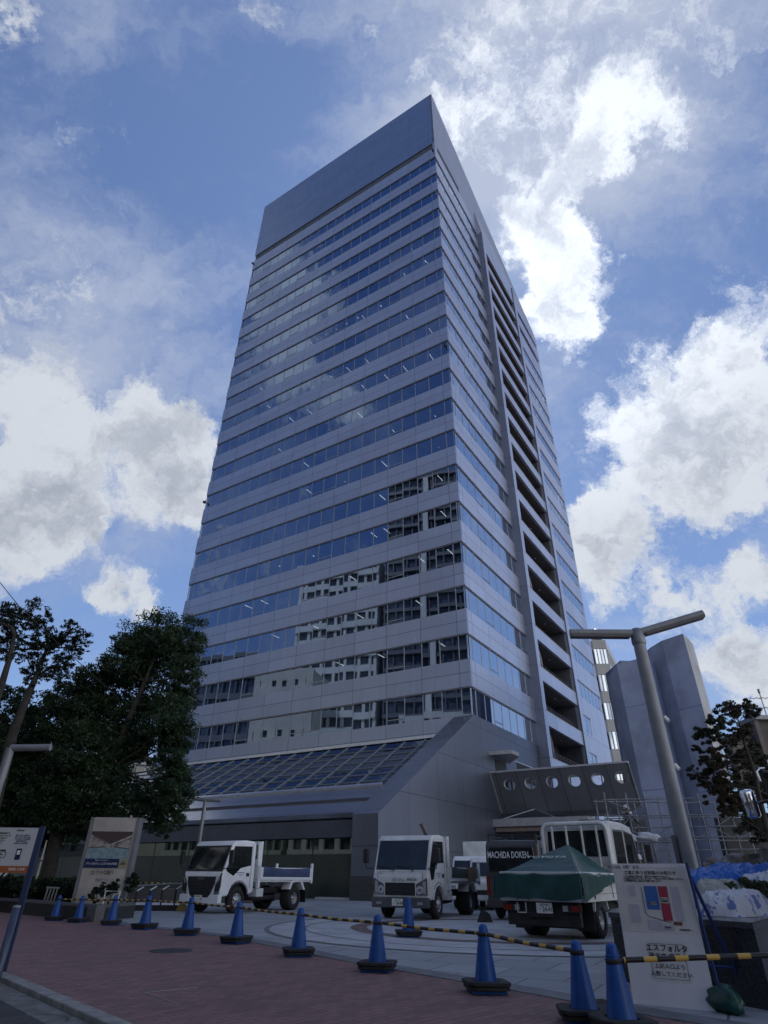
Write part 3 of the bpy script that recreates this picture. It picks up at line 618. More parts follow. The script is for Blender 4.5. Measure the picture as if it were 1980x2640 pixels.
def bar_mat():
    m = bpy.data.materials.new('striped_bar'); m.use_nodes = True; t = NT(m.node_tree); p = t.n['Principled BSDF']; p.inputs['Roughness'].default_value = 0.5
    s = t.node('ShaderNodeSeparateXYZ'); t.link(t.node('ShaderNodeTexCoord').outputs['Object'], s.inputs[0])
    f = t.m('LESS_THAN', t.m('FRACT', t.m('DIVIDE', t.m('ADD', s.outputs[0], 10.0), 0.27)), 0.42)
    t.link(t.mix(f, (0.012, 0.013, 0.018, 1), (0.55, 0.36, 0.07, 1)), p.inputs['Base Color']); return m
BARM = bar_mat()
def bar(p, q, label, r=0.019, sag=0.012):
    P, Q = Vector(p), Vector(q); L = (Q-P).length; d = (Q-P)/L
    t = thing('barrier_bar', label, 'barrier bar', P, math.atan2(d.y, d.x), 'striped bars between the blue cones')
    t.rotation_euler = (0, -math.asin(d.z), math.atan2(d.y, d.x))
    b = MB(); b.tube([(0.09, 0, 0), (L/2, 0, -sag), (L-0.09, 0, 0)], r, 10); b.build('bar', BARM, t)
    for x in (0.0, L):
        b = MB(); b.lathe([(0.052, -0.02), (0.064, -0.02), (0.064, 0.012), (0.052, 0.012), (0.052, -0.02)], 18, c=(x, 0, 0.0)); b.tube([(x+(0.06 if x == 0 else -0.06), 0, 0), (x+(0.12 if x == 0 else -0.12), 0, 0)], 0.016, 8); b.build('end_ring', RUB, t)
BL = ['striped bar between the two leftmost cones', 'striped bar crossing the foot of the tall pylon', 'striped bar in front of the white rail frame', 'striped bar in front of the sloping handrail', 'striped bar crossing the left truck front wheel', 'striped bar ending at the left edge of the round paving', 'striped bar across the round paving left of the middle truck', 'striped bar in front of the middle dump truck', 'striped bar sloping down in front of the tarp covered truck']
for i in range(9):
    a, c = CONES[i], CONES[i+1]; hq = [0.90, 0.92, 0.97, 1.03, 1.05, 1.03, 1.0, 0.99, 0.98, 0.93]; bar((a[0], a[1], 0.53*hq[i]), (c[0], c[1], 0.53*hq[i+1]), BL[i])
bar((1.98, 6.22, 0.47), (3.75, 6.25, 0.53), 'thick near striped bar across the white notice board', r=0.021, sag=0.0)

# ================================================================== TRUCKS
WHITE = mat('white_paint', (0.74, 0.75, 0.76), 0.32, var=0.06, vscale=2, spec=0.5, coat=0.4)
OLDW = mat('old_white_paint', (0.60, 0.61, 0.61), 0.42, var=0.14, vscale=3, spec=0.5)
VG = mat('vehicle_glass', (0.012, 0.016, 0.018), 0.05, var=0.5, vscale=2.5, spec=0.75)
BLK = mat('black_plastic', (0.016, 0.017, 0.019), 0.5, var=0.2)
CHAS = mat('chassis', (0.02, 0.02, 0.022), 0.75, var=0.4, vscale=6)
TYRE = mat('tyre', (0.02, 0.02, 0.02), 0.85, var=0.2, bump=0.2)
RIM = mat('steel_rim', (0.42, 0.43, 0.44), 0.45, 0.5, var=0.2, vscale=10)
CHR = mat('chrome', (0.75, 0.76, 0.78), 0.12, 1.0, var=0.03)
LENS = mat('headlight_lens', (0.55, 0.57, 0.6), 0.08, 0.5, var=0.3, vscale=30)
TAIL = mat('tail_light', (0.20, 0.02, 0.015), 0.2, var=0.2); ORG = mat('indicator', (0.5, 0.2, 0.03), 0.2)
PLW = mat('plate_white', (0.7, 0.71, 0.70), 0.4, var=0.03); PLG = mat('plate_green', (0.02, 0.10, 0.05), 0.4, var=0)
INKB = mat('ink_blue', (0.03, 0.06, 0.22), 0.5, var=0); INKK = mat('ink_black', (0.02, 0.02, 0.025), 0.5, var=0); INKW = mat('ink_white', (0.75, 0.76, 0.78), 0.5, var=0)
def arc(cx, cz, r, a0, a1, n=8): return [(cx+r*math.cos(R(a0+(a1-a0)*i/n)), cz+r*math.sin(R(a0+(a1-a0)*i/n))) for i in range(n+1)]
def wheel(t, x, y, r=0.36, w=0.2, dual=False, side=1):
    t2 = bpy.data.objects.new('wheel', None); COL.objects.link(t2); t2.parent = t; t2.location = (x, y, r)
    ww = 0.42 if dual else w
    b = MB(); b.lathe([(0.19, -ww/2), (r-0.04, -ww/2), (r, -ww/2+0.04), (r, ww/2-0.04), (r-0.04, ww/2), (0.19, ww/2), (0.19, -ww/2)], 28, axis=1); b.build('tyre', TYRE, t2)
    s = side; b = MB()
    if dual: b.lathe([(0.205, s*ww/2), (0.195, s*(ww/2-0.02)), (0.17, s*(ww/2-0.14)), (0.07, s*(ww/2-0.15)), (0.06, s*(ww/2-0.06)), (0, s*(ww/2-0.05))], 24, axis=1)
    else: b.lathe([(0.205, s*ww/2), (0.19, s*(ww/2-0.015)), (0.17, s*(ww/2-0.06)), (0.12, s*(ww/2-0.01)), (0.07, s*(ww/2)), (0.06, s*(ww/2+0.03)), (0, s*(ww/2+0.035))], 24, axis=1)
    b.build('rim', RIM, t2)
    b = MB()
    for k in range(6):
        a = R(60*k); yy = s*(ww/2-(0.15 if dual else 0.02)); b.lathe([(0.025, yy), (0.025, yy+s*0.012), (0, yy+s*0.012)], 8, c=(0.125*math.cos(a), 0, 0.125*math.sin(a)), axis=1)
    b.build('wheel_hole', CHAS, t2)
def plate(t, x, y, z, txt, rot, small='品川 400'):
    p = bpy.data.objects.new('number_plate', None); COL.objects.link(p); p.parent = t; p.location = (x, y, z); p.rotation_euler = rot
    b = MB(); b.box(-0.165, 0.165, -0.0825, 0.0825, 0.0, 0.008); b.build('plate', PLW, p, bevel=0.006)
    text('plate_text', txt, 0.105, PLG, p, (0.02, -0.022, 0.010), (0, 0, 0), 0.85, bold=0.001); text('plate_text', small, 0.045, PLG, p, (0, 0.048, 0.010), (0, 0, 0), 1.0)
FR = (R(90), 0, R(90)); RRr = (R(90), 0, R(-90))
def cab(t, W, prof, body, parts=()):
    b = MB(); b.prism(prof, 1, -W, W); return b.build('cab', body, t, bevel=0.055, seg=3)
def mirror(t, x, y, z, s, arm=0.28):
    m_ = bpy.data.objects.new('mirror', None); COL.objects.link(m_); m_.parent = t; m_.location = (x, y, z)
    b = MB(); b.box(-0.05, 0.05, s*arm-0.09, s*arm+0.09, -0.05, 0.33); b.build('mirror_head', BLK, m_, bevel=0.035, seg=3)
    b = MB(); b.tube([(0, 0, -0.18), (0.02, s*arm*0.9, -0.17), (0.02, s*arm, -0.04)], 0.016, 6); b.build('mirror_arm', BLK, m_)
def wipers(t, x0, z0, W):
    for y in (-0.35, 0.25):
        b = MB(); b.tube([(x0+0.03, y+0.15, z0-0.03), (x0+0.015, y+0.02, z0+0.04), (x0-0.01, y-0.38, z0+0.09)], 0.012, 5); b.build('wiper', BLK, t)
def dump_truck(style, label, loc, fwd, plate_txt):
    t = thing('dump_truck', label, 'dump truck', (loc[0], loc[1], 0.004), math.atan2(fwd[1], fwd[0]), 'small dump trucks parked on the plaza')
    W = 0.86; PAINT = WHITE if style == 'new' else OLDW; ax = -0.80; wb = 2.9
    top = 2.0 if style == 'new' else 2.06
    prof = [(-0.02, 0.45), (0.0, 0.60), (0.0, 1.00), (-0.05, 1.14), (-0.33, top-0.12), (-0.47, top-0.01), (-1.0, top+0.02), (-1.36, top), (-1.46, top-0.08), (-1.50, 0.55)]+arc(ax, 0.40, 0.43, 170, 10)+[(-0.30, 0.45)]
    cab(t, W, prof, PAINT)
    def fx(z): return -0.05-0.28*(z-1.14)/(top-0.12-1.14)
    zt, zb = (top-0.20 if style == 'new' else top-0.145), 1.17
    b = MB(); b.prism([(fx(zb)+0.008, zb), (fx(zt)+0.008, zt), (fx(zt)-0.02, zt), (fx(zb)-0.02, zb)], 1, -W+0.075, W-0.075); b.build('windshield', VG, t, bevel=0.005)
    if style == 'new': b = MB(); b.prism([(fx(1.12)+0.005, 1.12), (fx(top-0.15)+0.005, top-0.15), (fx(top-0.15)-0.02, top-0.15), (fx(1.12)-0.02, 1.12)], 1, -W+0.045, W-0.045); b.build('windshield_surround', BLK, t)
    wipers(t, fx(zb), zb, W)
    for s in (-1, 1):
        d = bpy.data.objects.new('door', None); COL.objects.link(d); d.parent = t
        wn_ = [(-0.42, top-0.17), (-1.25, top-0.15), (-1.27, 1.38 if style == 'old' else 1.30), (-0.80, 1.30 if style == 'old' else 1.22), (-0.50, 1.00), (-0.24, 0.98 if style == 'old' else 1.10), (-0.14, 1.16)]
        if style == 'old': wn_ = [(-0.42, top-0.17), (-1.22, top-0.15), (-1.24, 1.36), (-0.78, 1.36), (-0.60, 1.30), (-0.42, 0.95), (-0.24, 0.92), (-0.12, 1.18)]
        b = MB(); b.prism(wn_, 1, s*(W-0.01), s*(W+0.006)); b.build('side_window', VG, d, bevel=0.004)
        b = MB(); b.box(-1.30, -1.288, s*W-0.004, s*W+0.004, 0.66, top-0.08); b.prism(arc(ax, 0.40, 0.47, 165, 40)+arc(ax, 0.40, 0.482, 40, 165), 1, s*W-0.004, s*W+0.004); b.build('door_gap', CHAS, d)
        b = MB(); b.box(-1.22, -1.08, s*W, s*W+0.02, 0.99, 1.09); b.build('door_handle', BLK, d, bevel=0.012)
        b = MB()
        for j, (a_, c_) in enumerate(((-1.0, -0.62), (-0.95, -0.68), (-0.88, -0.76))): b.box(a_, c_, s*W-0.002, s*W+0.003, 1.085-0.045*j, 1.105-0.045*j-(0.006 if j else 0))
        b.build('door_lettering', INKB, d)
        mirror(t, -0.06, s*(W-0.02), 1.38, s)
        b = MB(); b.prism(arc(ax, 0.40, 0.445, 172, 8)+arc(ax, 0.40, 0.41, 8, 172), 1, s*(W-0.15), s*(W+0.012)); b.build('wheel_arch_trim', BLK if style == 'new' else PAINT, t)
    if style == 'new':
        b = MB(); b.prism([(-0.62, 0.98), (0.62, 0.98), (0.60, 0.80), (0.42, 0.46), (-0.42, 0.46), (-0.60, 0.80)], 0, -0.01, 0.030); g = b.build('grille', BLK, t, bevel=0.012)
        b = MB()
        for i in range(3): b.box(0.030, 0.036, -0.45+0.04*i, 0.45-0.04*i, 0.60+0.07*i, 0.62+0.07*i)
        b.build('grille_slat', mat('grille_slat', (0.06, 0.06, 0.065), 0.3, 0.5), g)
        text('badge', 'ISUZU', 0.085, CHR, g, (0.034, 0, 0.92), FR, 1.3)
        for s in (-1, 1):
            b = MB(); b.prism([(s*0.84, 1.08), (s*0.64, 0.78), (s*0.62, 0.50), (s*0.80, 0.53), (s*0.845, 0.72)], 0, -0.05, 0.022); hl = b.build('headlight', BLK, t, bevel=0.01)
            b = MB(); b.prism([(s*0.80, 0.98), (s*0.69, 0.80), (s*0.72, 0.79), (s*0.82, 0.93)], 0, 0.0, 0.03); b.prism([(s*0.66, 0.56), (s*0.79, 0.58), (s*0.79, 0.55), (s*0.66, 0.53)], 0, 0.0, 0.03); b.build('lens', LENS, hl)
        b = MB(); b.prism([(-0.86, 0.50), (-0.46, 0.50), (-0.40, 0.42), (0.40, 0.42), (0.46, 0.50), (0.86, 0.50), (0.86, 0.27), (0.6, 0.24), (-0.6, 0.24), (-0.86, 0.27)], 0, -0.12, 0.05); b.build('bumper', PAINT, t, bevel=0.025)
        plate(t, 0.055, 0.0, 0.40, plate_txt, FR)
    else:
        b = MB(); b.box(-0.02, 0.018, -0.46, 0.46, 0.56, 0.86); g = b.build('grille', BLK, t, bevel=0.01)
        b = MB(); b.box(0.018, 0.028, -0.30, 0.30, 0.76, 0.78); b.box(0.018, 0.03, -0.20, 0.20, 0.66, 0.70); b.build('grille_slat', MATS['grille_slat'], g)
        b = MB(); b.box(0.0, 0.012, -0.70, -0.695, 0.92, 1.12); b.box(0.0, 0.012, 0.695, 0.70, 0.92, 1.12); b.box(0, 0.008, -0.70, 0.70, 1.12, 1.126); b.build('panel_gap', CHAS, t)
        text('front_lettering', 'ISUZU', 0.085, mat('grey_letter', (0.2, 0.2, 0.21), 0.4), t, (0.006, -0.05, 0.92), FR, 1.6); text('front_lettering', '440164', 0.10, INKK, t, (0.006, 0.36, 0.93), FR, 1.0); text('front_lettering', 'ELF', 0.05, INKK, t, (0.006, -0.62, 1.09), FR, 1.3)
        for s in (-1, 1):
            b = MB(); b.prism([(s*0.49, 0.84), (s*0.83, 1.00), (s*0.855, 0.96), (s*0.855, 0.56), (s*0.49, 0.56)], 0, -0.10, 0.016); hl = b.build('headlight', CHR, t, bevel=0.015)
            b = MB(); b.lathe([(0.10, 0.016), (0.085, 0.022), (0.05, 0.018), (0.0, 0.012)], 18, c=(0, s*0.60, 0.69), axis=0); b.box(0.0, 0.02, s*0.74-0.04, s*0.74+0.05, 0.6, 0.9); b.build('lens', LENS, hl)
            b = MB(); b.box(-0.02, 0.016, s*0.80-0.03, s*0.80+0.03, 0.62, 0.80); b.build('indicator', ORG, hl)
        b = MB(); b.box(-0.14, 0.07, -0.86, 0.86, 0.27, 0.52); bp = b.build('bumper', mat('bumper_grey', (0.07, 0.075, 0.085), 0.5, var=0.2), t, bevel=0.03, seg=3)
        b = MB(); b.box(0.07, 0.078, -0.70, -0.55, 0.35, 0.41); b.box(0.07, 0.078, 0.55, 0.70, 0.35, 0.41); b.build('fog_light', LENS, bp)
        plate(t, 0.075, -0.05, 0.40, plate_txt, FR)
    # chassis and load bed
    b = MB(); b.box(-4.5, -0.3, -0.40, 0.40, 0.50, 0.54); b.box(-4.5, -0.3, -0.40, -0.30, 0.50, 0.68); b.box(-4.5, -0.3, 0.30, 0.40, 0.50, 0.68)
    for x in (-1.7, -2.6, -3.4, -4.4): b.box(x-0.05, x+0.05, -0.40, 0.40, 0.50, 0.66)
    b.box(-1.5, -0.2, -0.45, 0.45, 0.42, 0.66); b.build('chassis', CHAS, t)
    b = MB(); b.box(-2.75, -2.0, -0.78, -0.42, 0.32, 0.62); b.build('fuel_tank', CHAS, t, bevel=0.05)
    b = MB(); b.box(-2.1, -1.75, 0.42, 0.78, 0.42, 0.66); b.build('battery_box', OLDW, t, bevel=0.02)
    b = MB(); b.tube([(-1.6, 0.2, 0.4), (-2.4, 0.25, 0.36), (-3.2, 0.3, 0.4)], 0.08, 10); b.build('exhaust', CHAS, t)
    bd = bpy.data.objects.new('load_bed', None); COL.objects.link(bd); bd.parent = t
    sw = mat('tarp_band_'+style, (0.03, 0.05, 0.13) if style == 'new' else (0.05, 0.075, 0.06), 0.5, var=0.3, vscale=2)
    b = MB(); b.box(-4.62, -1.72, -0.84, 0.84, 0.84, 0.94); b.build('bed_floor', PAINT, bd)
    for s in (-1, 1):
        b = MB(); b.box(-4.55, -1.80, s*0.845-0.02, s*0.845+0.02, 0.94, 1.26); sb = b.build('side_board', PAINT, bd, bevel=0.01)
        b = MB(); vs = []; n = 14
        for i in range(n+1):
            x = -4.45+2.55*i/n; dz = 0.045*math.sin(math.pi*i/n)
            vs += [(x, s*0.875+random.uniform(-0.012, 0.012), 1.28-dz), (x, s*(0.885+random.uniform(-0.015, 0.015)), 1.14-dz*1.2), (x, s*0.872, 0.985)]
        b.add(vs, [(3*i+k, 3*i+k+1, 3*i+k+4, 3*i+k+3) for i in range(n) for k in (0, 1)], True); b.build('side_sheet', sw, sb)
        b = MB(); b.box(-4.55, -1.80, s*0.86, s*0.89, 0.90, 0.945); b.build('side_rail', PAINT, bd)
        b = MB(); b.box(-4.62, -4.54, s*0.85-0.04, s*0.85+0.04, 0.80, 1.42); b.build('corner_post', PAINT, bd, bevel=0.01)
        b = MB(); b.box(-1.80, -1.70, s*0.80-0.05, s*0.80+0.06, 0.66, 1.30); b.build('corner_post', PAINT, bd, bevel=0.01)
        b = MB(); b.prism([(-3.30, 0.62), (-3.42, 0.62), (-3.52, 0.82), (-3.95, 0.86), (-4.15, 0.60), (-4.24, 0.60), (-4.02, 0.92), (-3.46, 0.90)], 1, s*0.52, s*0.86); b.build('rear_fender', PAINT, t)
        b = MB(); b.box(-4.30, -4.28, s*0.72-0.16, s*0.72+0.14, 0.22, 0.62); b.build('mud_flap', BLK, t)
    b = MB(); b.box(-4.63, -4.58, -0.82, 0.82, 0.92, 1.28); b.build('tailgate', PAINT, bd, bevel=0.01)
    b = MB(); b.box(-1.76, -1.70, -0.84, 0.84, 0.94, 1.5); b.box(-1.78, -1.68, -0.86, -0.74, 0.94, top+0.02); b.box(-1.78, -1.68, 0.74, 0.86, 0.94, top+0.02); b.box(-1.78, -1.68, -0.84, 0.84, top-0.08, top+0.02); b.prism([(-1.70, 1.3), (-1.62, 1.3), (-1.58, top), (-1.70, top)], 1, -0.85, -0.80); b.prism([(-1.70, 1.3), (-1.62, 1.3), (-1.58, top), (-1.70, top)], 1, 0.80, 0.85); b.build('headboard', PAINT, bd)
    wheel(t, ax, -W+0.12, side=-1); wheel(t, ax, W-0.12, side=1); wheel(t, ax-wb, -0.63, dual=True, side=-1); wheel(t, ax-wb, 0.63, dual=True, side=1)
    return t
def front_from_wheel(wx, wy, az, W=0.74):
    """place the truck from its near front wheel: az is the compass direction of the truck's rear"""
    rx, ry = math.sin(az), math.cos(az); px, py = math.cos(az), -math.sin(az)      # p: towards the right of the picture
    return (wx-px*W-rx*0.80, wy-py*W-ry*0.80), (-rx, -ry)
l1, f1 = front_from_wheel(-4.80, 23.15, R(32)); t1 = dump_truck('new', 'white dump truck with a black grille and a blue side sheet, leftmost vehicle', l1, f1, '・・・8')
l2, f2 = front_from_wheel(1.62, 21.20, R(26)); t2 = dump_truck('old', 'older white dump truck with plate 38-84 in the middle of the plaza', l2, f2, '・38-84')
t1.scale = (1.03, 1.03, 1.03); t2.scale = (1.06, 1.06, 1.06)
# timber in its bed
pk = thing('timber_plank', 'wooden plank sticking up out of the middle dump truck bed', 'plank', (2.0, 22.9, 1.45), 0)
b = MB(); b.tube([(0.25, 0.7, -0.4), (-0.62, -0.15, 1.15)], 0.07, 4, smooth=False); b.build('plank', mat('wood', (0.09, 0.06, 0.04), 0.8, var=0.3), pk)
bx_ = thing('cardboard_box', 'brown cardboard box lying in the bed of the middle dump truck', 'box', (2.95, 23.9, 0.95), R(-26))
b = MB(); b.box(-0.3, 0.3, -0.25, 0.25, 0, 0.42); b.build('carton', mat('cardboard', (0.16, 0.11, 0.075), 0.8, var=0.15), bx_)
b = MB(); b.box(-0.31, 0.31, -0.03, 0.03, 0.42, 0.425); b.build('tape', mat('tape', (0.28, 0.2, 0.12), 0.4), bx_)

# flatbed pickup with the green tarpaulin (seen from behind)
def flatbed(label, rear, az):
    L = 4.75; fw = (math.sin(az), math.cos(az)); loc = (rear[0]+fw[0]*L, rear[1]+fw[1]*L)
    t = thing('flatbed_truck', label, 'flatbed truck', (loc[0], loc[1], 0.004), math.atan2(fw[1], fw[0]))
    W = 0.84; top = 2.12; cr = -2.35
    prof = [(-0.02, 0.42), (0.0, 1.0), (-0.06, 1.12), (-0.42, top-0.14), (-0.58, top-0.02), (-1.2, top+0.02), (cr+0.12, top), (cr, top-0.12), (cr, 0.62), (-1.4, 0.55)]+arc(-0.80, 0.40, 0.42, 170, 10)+[(-0.3, 0.42)]
    cab(t, W, prof, OLDW)
    for s in (-1, 1):
        for nm, q in (('rear', [(-1.36, top-0.18), (-2.10, top-0.2), (-2.14, 1.24), (-1.40, 1.24)]), ('front', [(-0.50, top-0.22), (-1.22, top-0.17), (-1.26, 1.24), (-0.30, 1.18), (-0.18, 1.24)])):
            d = bpy.data.objects.new('door', None); COL.objects.link(d); d.parent = t
            b = MB(); b.prism(q, 1, s*(W-0.01), s*(W+0.006)); b.build('side_window', VG, d, bevel=0.004)
            cxm = sum(x for x, _ in q)/len(q); b = MB(); n = len(q); q2 = [(x+(x-cxm)*0.06, z+(z-1.55)*0.08) for x, z in q]
            b.prism(q2, 1, s*(W-0.012), s*(W+0.0025)); b.build('window_trim', CHR, d)
            b = MB(); b.box(min(x for x, _ in q)+0.04, min(x for x, _ in q)+0.18, s*W, s*W+0.02, 1.05, 1.10); b.build('door_handle', BLK, d)
            b = MB(); b.box(min(x for x, _ in q)-0.06, min(x for x, _ in q)-0.05, s*W-0.003, s*W+0.004, 0.6, top-0.1); b.build('door_gap', CHAS, d)
        mirror(t, -0.15, s*(W-0.02), 1.4, s)
        b = MB(); b.box(-4.72, -2.52, s*0.84-0.02, s*0.84+0.02, 0.72, 1.08); sb = b.build('side_board', OLDW, t, bevel=0.01)
        b = MB(); b.box(-4.72, -2.52, s*0.86, s*0.885, 0.84, 0.88); b.box(-4.72, -2.52, s*0.86, s*0.885, 0.98, 1.02); b.build('ridge', OLDW, sb)
        b = MB(); b.box(-4.72, -2.52, s*0.80, s*0.87, 0.60, 0.715); b.build('side_rail', OLDW, t)
        b = MB(); b.prism(arc(-3.70, 0.34, 0.44, 165, 15)+arc(-3.70, 0.34, 0.41, 15, 165), 1, s*0.52, s*0.85); b.build('rear_fender', OLDW, t)
        b = MB(); b.box(-4.22, -4.20, s*0.66-0.18, s*0.66+0.18, 0.14, 0.60); b.build('mud_flap', BLK, t)
        b = MB(); b.box(-4.76, -4.72, s*0.62-0.19, s*0.62+0.19, 0.44, 0.56); tl = b.build('tail_light', BLK, t)
        b = MB(); b.box(-4.775, -4.76, s*0.70-0.09, s*0.70+0.09, 0.455, 0.545); b.build('red_lens', TAIL, tl)
        b = MB(); b.box(-4.775, -4.76, s*0.50-0.05, s*0.50+0.05, 0.455, 0.545); b.build('clear_lens', LENS, tl)
        wheel(t, -0.80, s*(W-0.12), r=0.33, side=s); wheel(t, -3.70, s*0.62, r=0.31, dual=True, side=s)
    b = MB(); b.box(-4.75, -4.71, -0.82, 0.82, 0.72, 1.08); b.build('tailgate', OLDW, t, bevel=0.01)
    b = MB(); b.box(-4.78, -4.70, -0.85, 0.85, 0.60, 0.715); b.build('rear_sill', OLDW, t, bevel=0.008)
    for y in (-0.55, 0.55): b = MB(); b.box(-4.79, -4.77, y-0.05, y+0.05, 0.66, 0.74); b.build('hinge', CHR, t)
    text('rear_lettering', 'TOYOTA', 0.05, INKK, t, (-4.784, -0.15, 0.655), RRr, 1.2)
    b = MB(); b.tube([(-4.79, 0.48, 0.58), (-4.79, 0.48, 0.42), (-4.79, 0.30, 0.42), (-4.79, 0.30, 0.58)], 0.012, 6); b.build('tow_hook', OLDW, t)
    b = MB(); b.box(-4.76, -4.72, -0.28, 0.28, 0.36, 0.44); b.box(-4.5, -0.4, -0.42, 0.42, 0.36, 0.60); b.box(-4.6, -4.0, -0.2, 0.3, 0.24, 0.4); b.box(-4.70, -4.6, -0.75, 0.75, 0.22, 0.60); b.box(-4.15, -4.1, -0.8, 0.8, 0.16, 0.6); b.build('chassis', CHAS, t)  # full-width rear boxes are added dark panels, darkening the gap between the wheels
    b = MB(); b.box(-4.7, -2.5, -0.80, 0.80, 0.60, 0.71); b.build('bed_floor', CHAS, t)
    plate(t, -4.78, -0.08, 0.50, '・24-41', RRr)
    b = MB(); b.prism([(-0.70, top-0.20), (0.70, top-0.20), (0.72, 1.40), (-0.72, 1.40)], 0, cr-0.012, cr+0.02); b.build('rear_window', VG, t, bevel=0.004)
    # guard frame behind the cab
    g = bpy.data.objects.new('guard_frame', None); COL.objects.link(g); g.parent = t; xg = cr-0.075
    pts = [(xg, -0.80, 0.75)]+[(xg, -0.80+0.16*(1-math.cos(R(a))), top-0.22+0.16*math.sin(R(a))) for a in (0, 30, 60, 90)]+[(xg, 0.80-0.16*(1-math.cos(R(a))), top-0.22+0.16*math.sin(R(a))) for a in (90, 60, 30, 0)]+[(xg, 0.80, 0.75)]
    b = MB(); b.tube(pts, 0.05, 8); b.build('hoop', OLDW, g)
    for y in (-0.55, -0.19, 0.19, 0.55): b = MB(); b.tube([(xg, y, 0.75), (xg, y, top-0.07)], 0.03, 8); b.build('bar', OLDW, g)
    return t, loc, fw
azt = R(33.5); LX = 1.22
ft_, lo_, fwv = flatbed('old white flatbed truck with plate 24-41 seen from behind, under a green tarpaulin', (3.30, 14.45), azt)
ft_.scale = (LX, 1.02, 1.09); lo_ = (lo_[0]+fwv[0]*4.75*(LX-1), lo_[1]+fwv[1]*4.75*(LX-1)); ft_.location = (lo_[0], lo_[1], 0.004)
# tarpaulin
TARP = mat('green_tarp', (0.012, 0.062, 0.058), 0.42, var=0.25, vscale=2.5, bump=0.35, bscale=3.0, spec=0.5)
tp = thing('tarpaulin', 'dark green tarpaulin with white lettering stretched over the flatbed load', 'tarpaulin', (lo_[0], lo_[1], 0.004), math.atan2(fwv[1], fwv[0]))
tp.scale = (LX, 1.02, 1.09)
xp, yp, zp, zb0 = -2.95, -0.02, 1.64, 1.04
def tarp_h(x, y):
    a = (x+4.8)/(xp+4.8) if x < xp else (-2.52-x)/(-2.52-xp); c = (0.88-abs(y-yp))/0.88
    return zb0+(zp-zb0)*max(0, min(1, min(a*1.0, c)))
b = MB(); NX, NY = 44, 34; vs = []; rng = random.Random(3)
xs_ = [-4.84+2.34*i/NX for i in range(NX+1)]; ys_ = [-0.90+1.80*j/NY for j in range(NY+1)]
for i, x in enumerate(xs_):
    for j, y in enumerate(ys_):
        r_ = math.hypot(x-xp, y-yp); a = math.atan2(y-yp, x-xp)
        vs.append((x, y, tarp_h(x, y)+0.006*math.sin(a*13+2*math.sin(a*3))*min(1, r_)+0.022*(1-2*abs(mnoise.noise(Vector((x*2.2, y*2.2, 1.3)))))*min(1, r_*1.5)-0.02))
b.add(vs, [(i*(NY+1)+j, (i+1)*(NY+1)+j, (i+1)*(NY+1)+j+1, i*(NY+1)+j+1) for i in range(NX) for j in range(NY)], True)
def skirt(edge, out, drop):
    o = []; n = len(edge)
    for k in range(4):
        for i, p in enumerate(edge):
            wv = 0.007*math.sin(i*0.9+k)*k/3; d = drop(i/(n-1))*k/3
            o.append((p[0]+out[0]*(0.035+wv), p[1]+out[1]*(0.035+wv), p[2]-d))
    b.add(o, [(k*n+i, k*n+i+1, (k+1)*n+i+1, (k+1)*n+i) for k in range(3) for i in range(n-1)], True)
skirt([vs[j] for j in range(NY+1)], (-1, 0), lambda u: 0.39+0.012*math.sin(u*7))
skirt([vs[i*(NY+1)] for i in range(NX+1)], (0, -1), lambda u: 0.36*(1-u)**1.5+0.10)
skirt([vs[i*(NY+1)+NY] for i in range(NX+1)], (0, 1), lambda u: 0.30*(1-u)+0.08)
b.build('sheet', TARP, tp)
pit = math.atan2(zp-zb0, xp+4.8)
tx_ = text('lettering', 'TOYOTA', 0.18, mat('faded_print', (0.50, 0.56, 0.54), 0.6, var=0.4, vscale=20), tp, (-3.95, 0.12, tarp_h(-3.95, 0.0)+0.03), Euler((0, 0, R(-90))).to_matrix().to_4x4().to_euler(), 1.25)
tx_.rotation_euler = (Matrix.Rotation(-pit, 3, 'Y') @ Matrix.Rotation(R(-90), 3, 'Z')).to_euler()
ROPE = mat('rope', (0.02, 0.022, 0.025), 0.8)
for (p, q) in [((-4.87, 0.45, 0.80), (-4.80, 0.2, 0.62)), ((-4.87, 0.6, 0.82), (-4.80, 0.45, 0.62)), ((-4.87, -0.5, 0.95), (-4.79, -0.25, 0.62)), ((-4.4, -0.93, 0.95), (-4.15, -0.90, 0.64)), ((-4.0, -0.93, 1.02), (-4.15, -0.90, 0.64)), ((-3.1, -0.92, 1.05), (-3.0, -0.90, 0.64))]:
    b = MB(); b.tube([p, q], 0.008, 5); b.build('rope', ROPE, tp)

# black van behind, seen from the rear
azv = R(25); vf = (math.sin(azv), math.cos(azv)); vl = (4.05+vf[0]*4.6, 21.0+vf[1]*4.6)
vn = thing('black_van', 'black van with white lettering across its rear window and a roof rack', 'van', (vl[0], vl[1], 0.004), math.atan2(vf[1], vf[0]))
VB = mat('black_paint', (0.055, 0.056, 0.052), 0.35, var=0.15, coat=0.3)
b = MB(); b.prism([(0, 0.3), (0.0, 0.9), (-0.7, 1.35), (-1.35, 2.0), (-1.7, 2.08), (-4.40, 2.08), (-4.53, 1.98), (-4.60, 1.2), (-4.62, 0.3)], 1, -0.84, 0.84); b.build('body', VB, vn, bevel=0.10, seg=4)
tgt = bpy.data.objects.new('rear_door', None); COL.objects.link(tgt); tgt.parent = vn
b = MB(); b.prism([(-0.68, 1.88), (0.68, 1.88), (0.74, 1.22), (-0.74, 1.22)], 0, -4.635, -4.5); o_ = b.build('rear_window', VG, tgt, bevel=0.02); o_.rotation_euler = (0, 0, 0)
text('lettering', 'MACHIDA DOKEN', 0.25, INKW, tgt, (-4.645, 0.10, 1.66), RRr, 0.62, bold=0.002)
text('lettering', 'O.F', 0.12, INKW, tgt, (-4.645, -0.52, 1.30), RRr, 1.0)
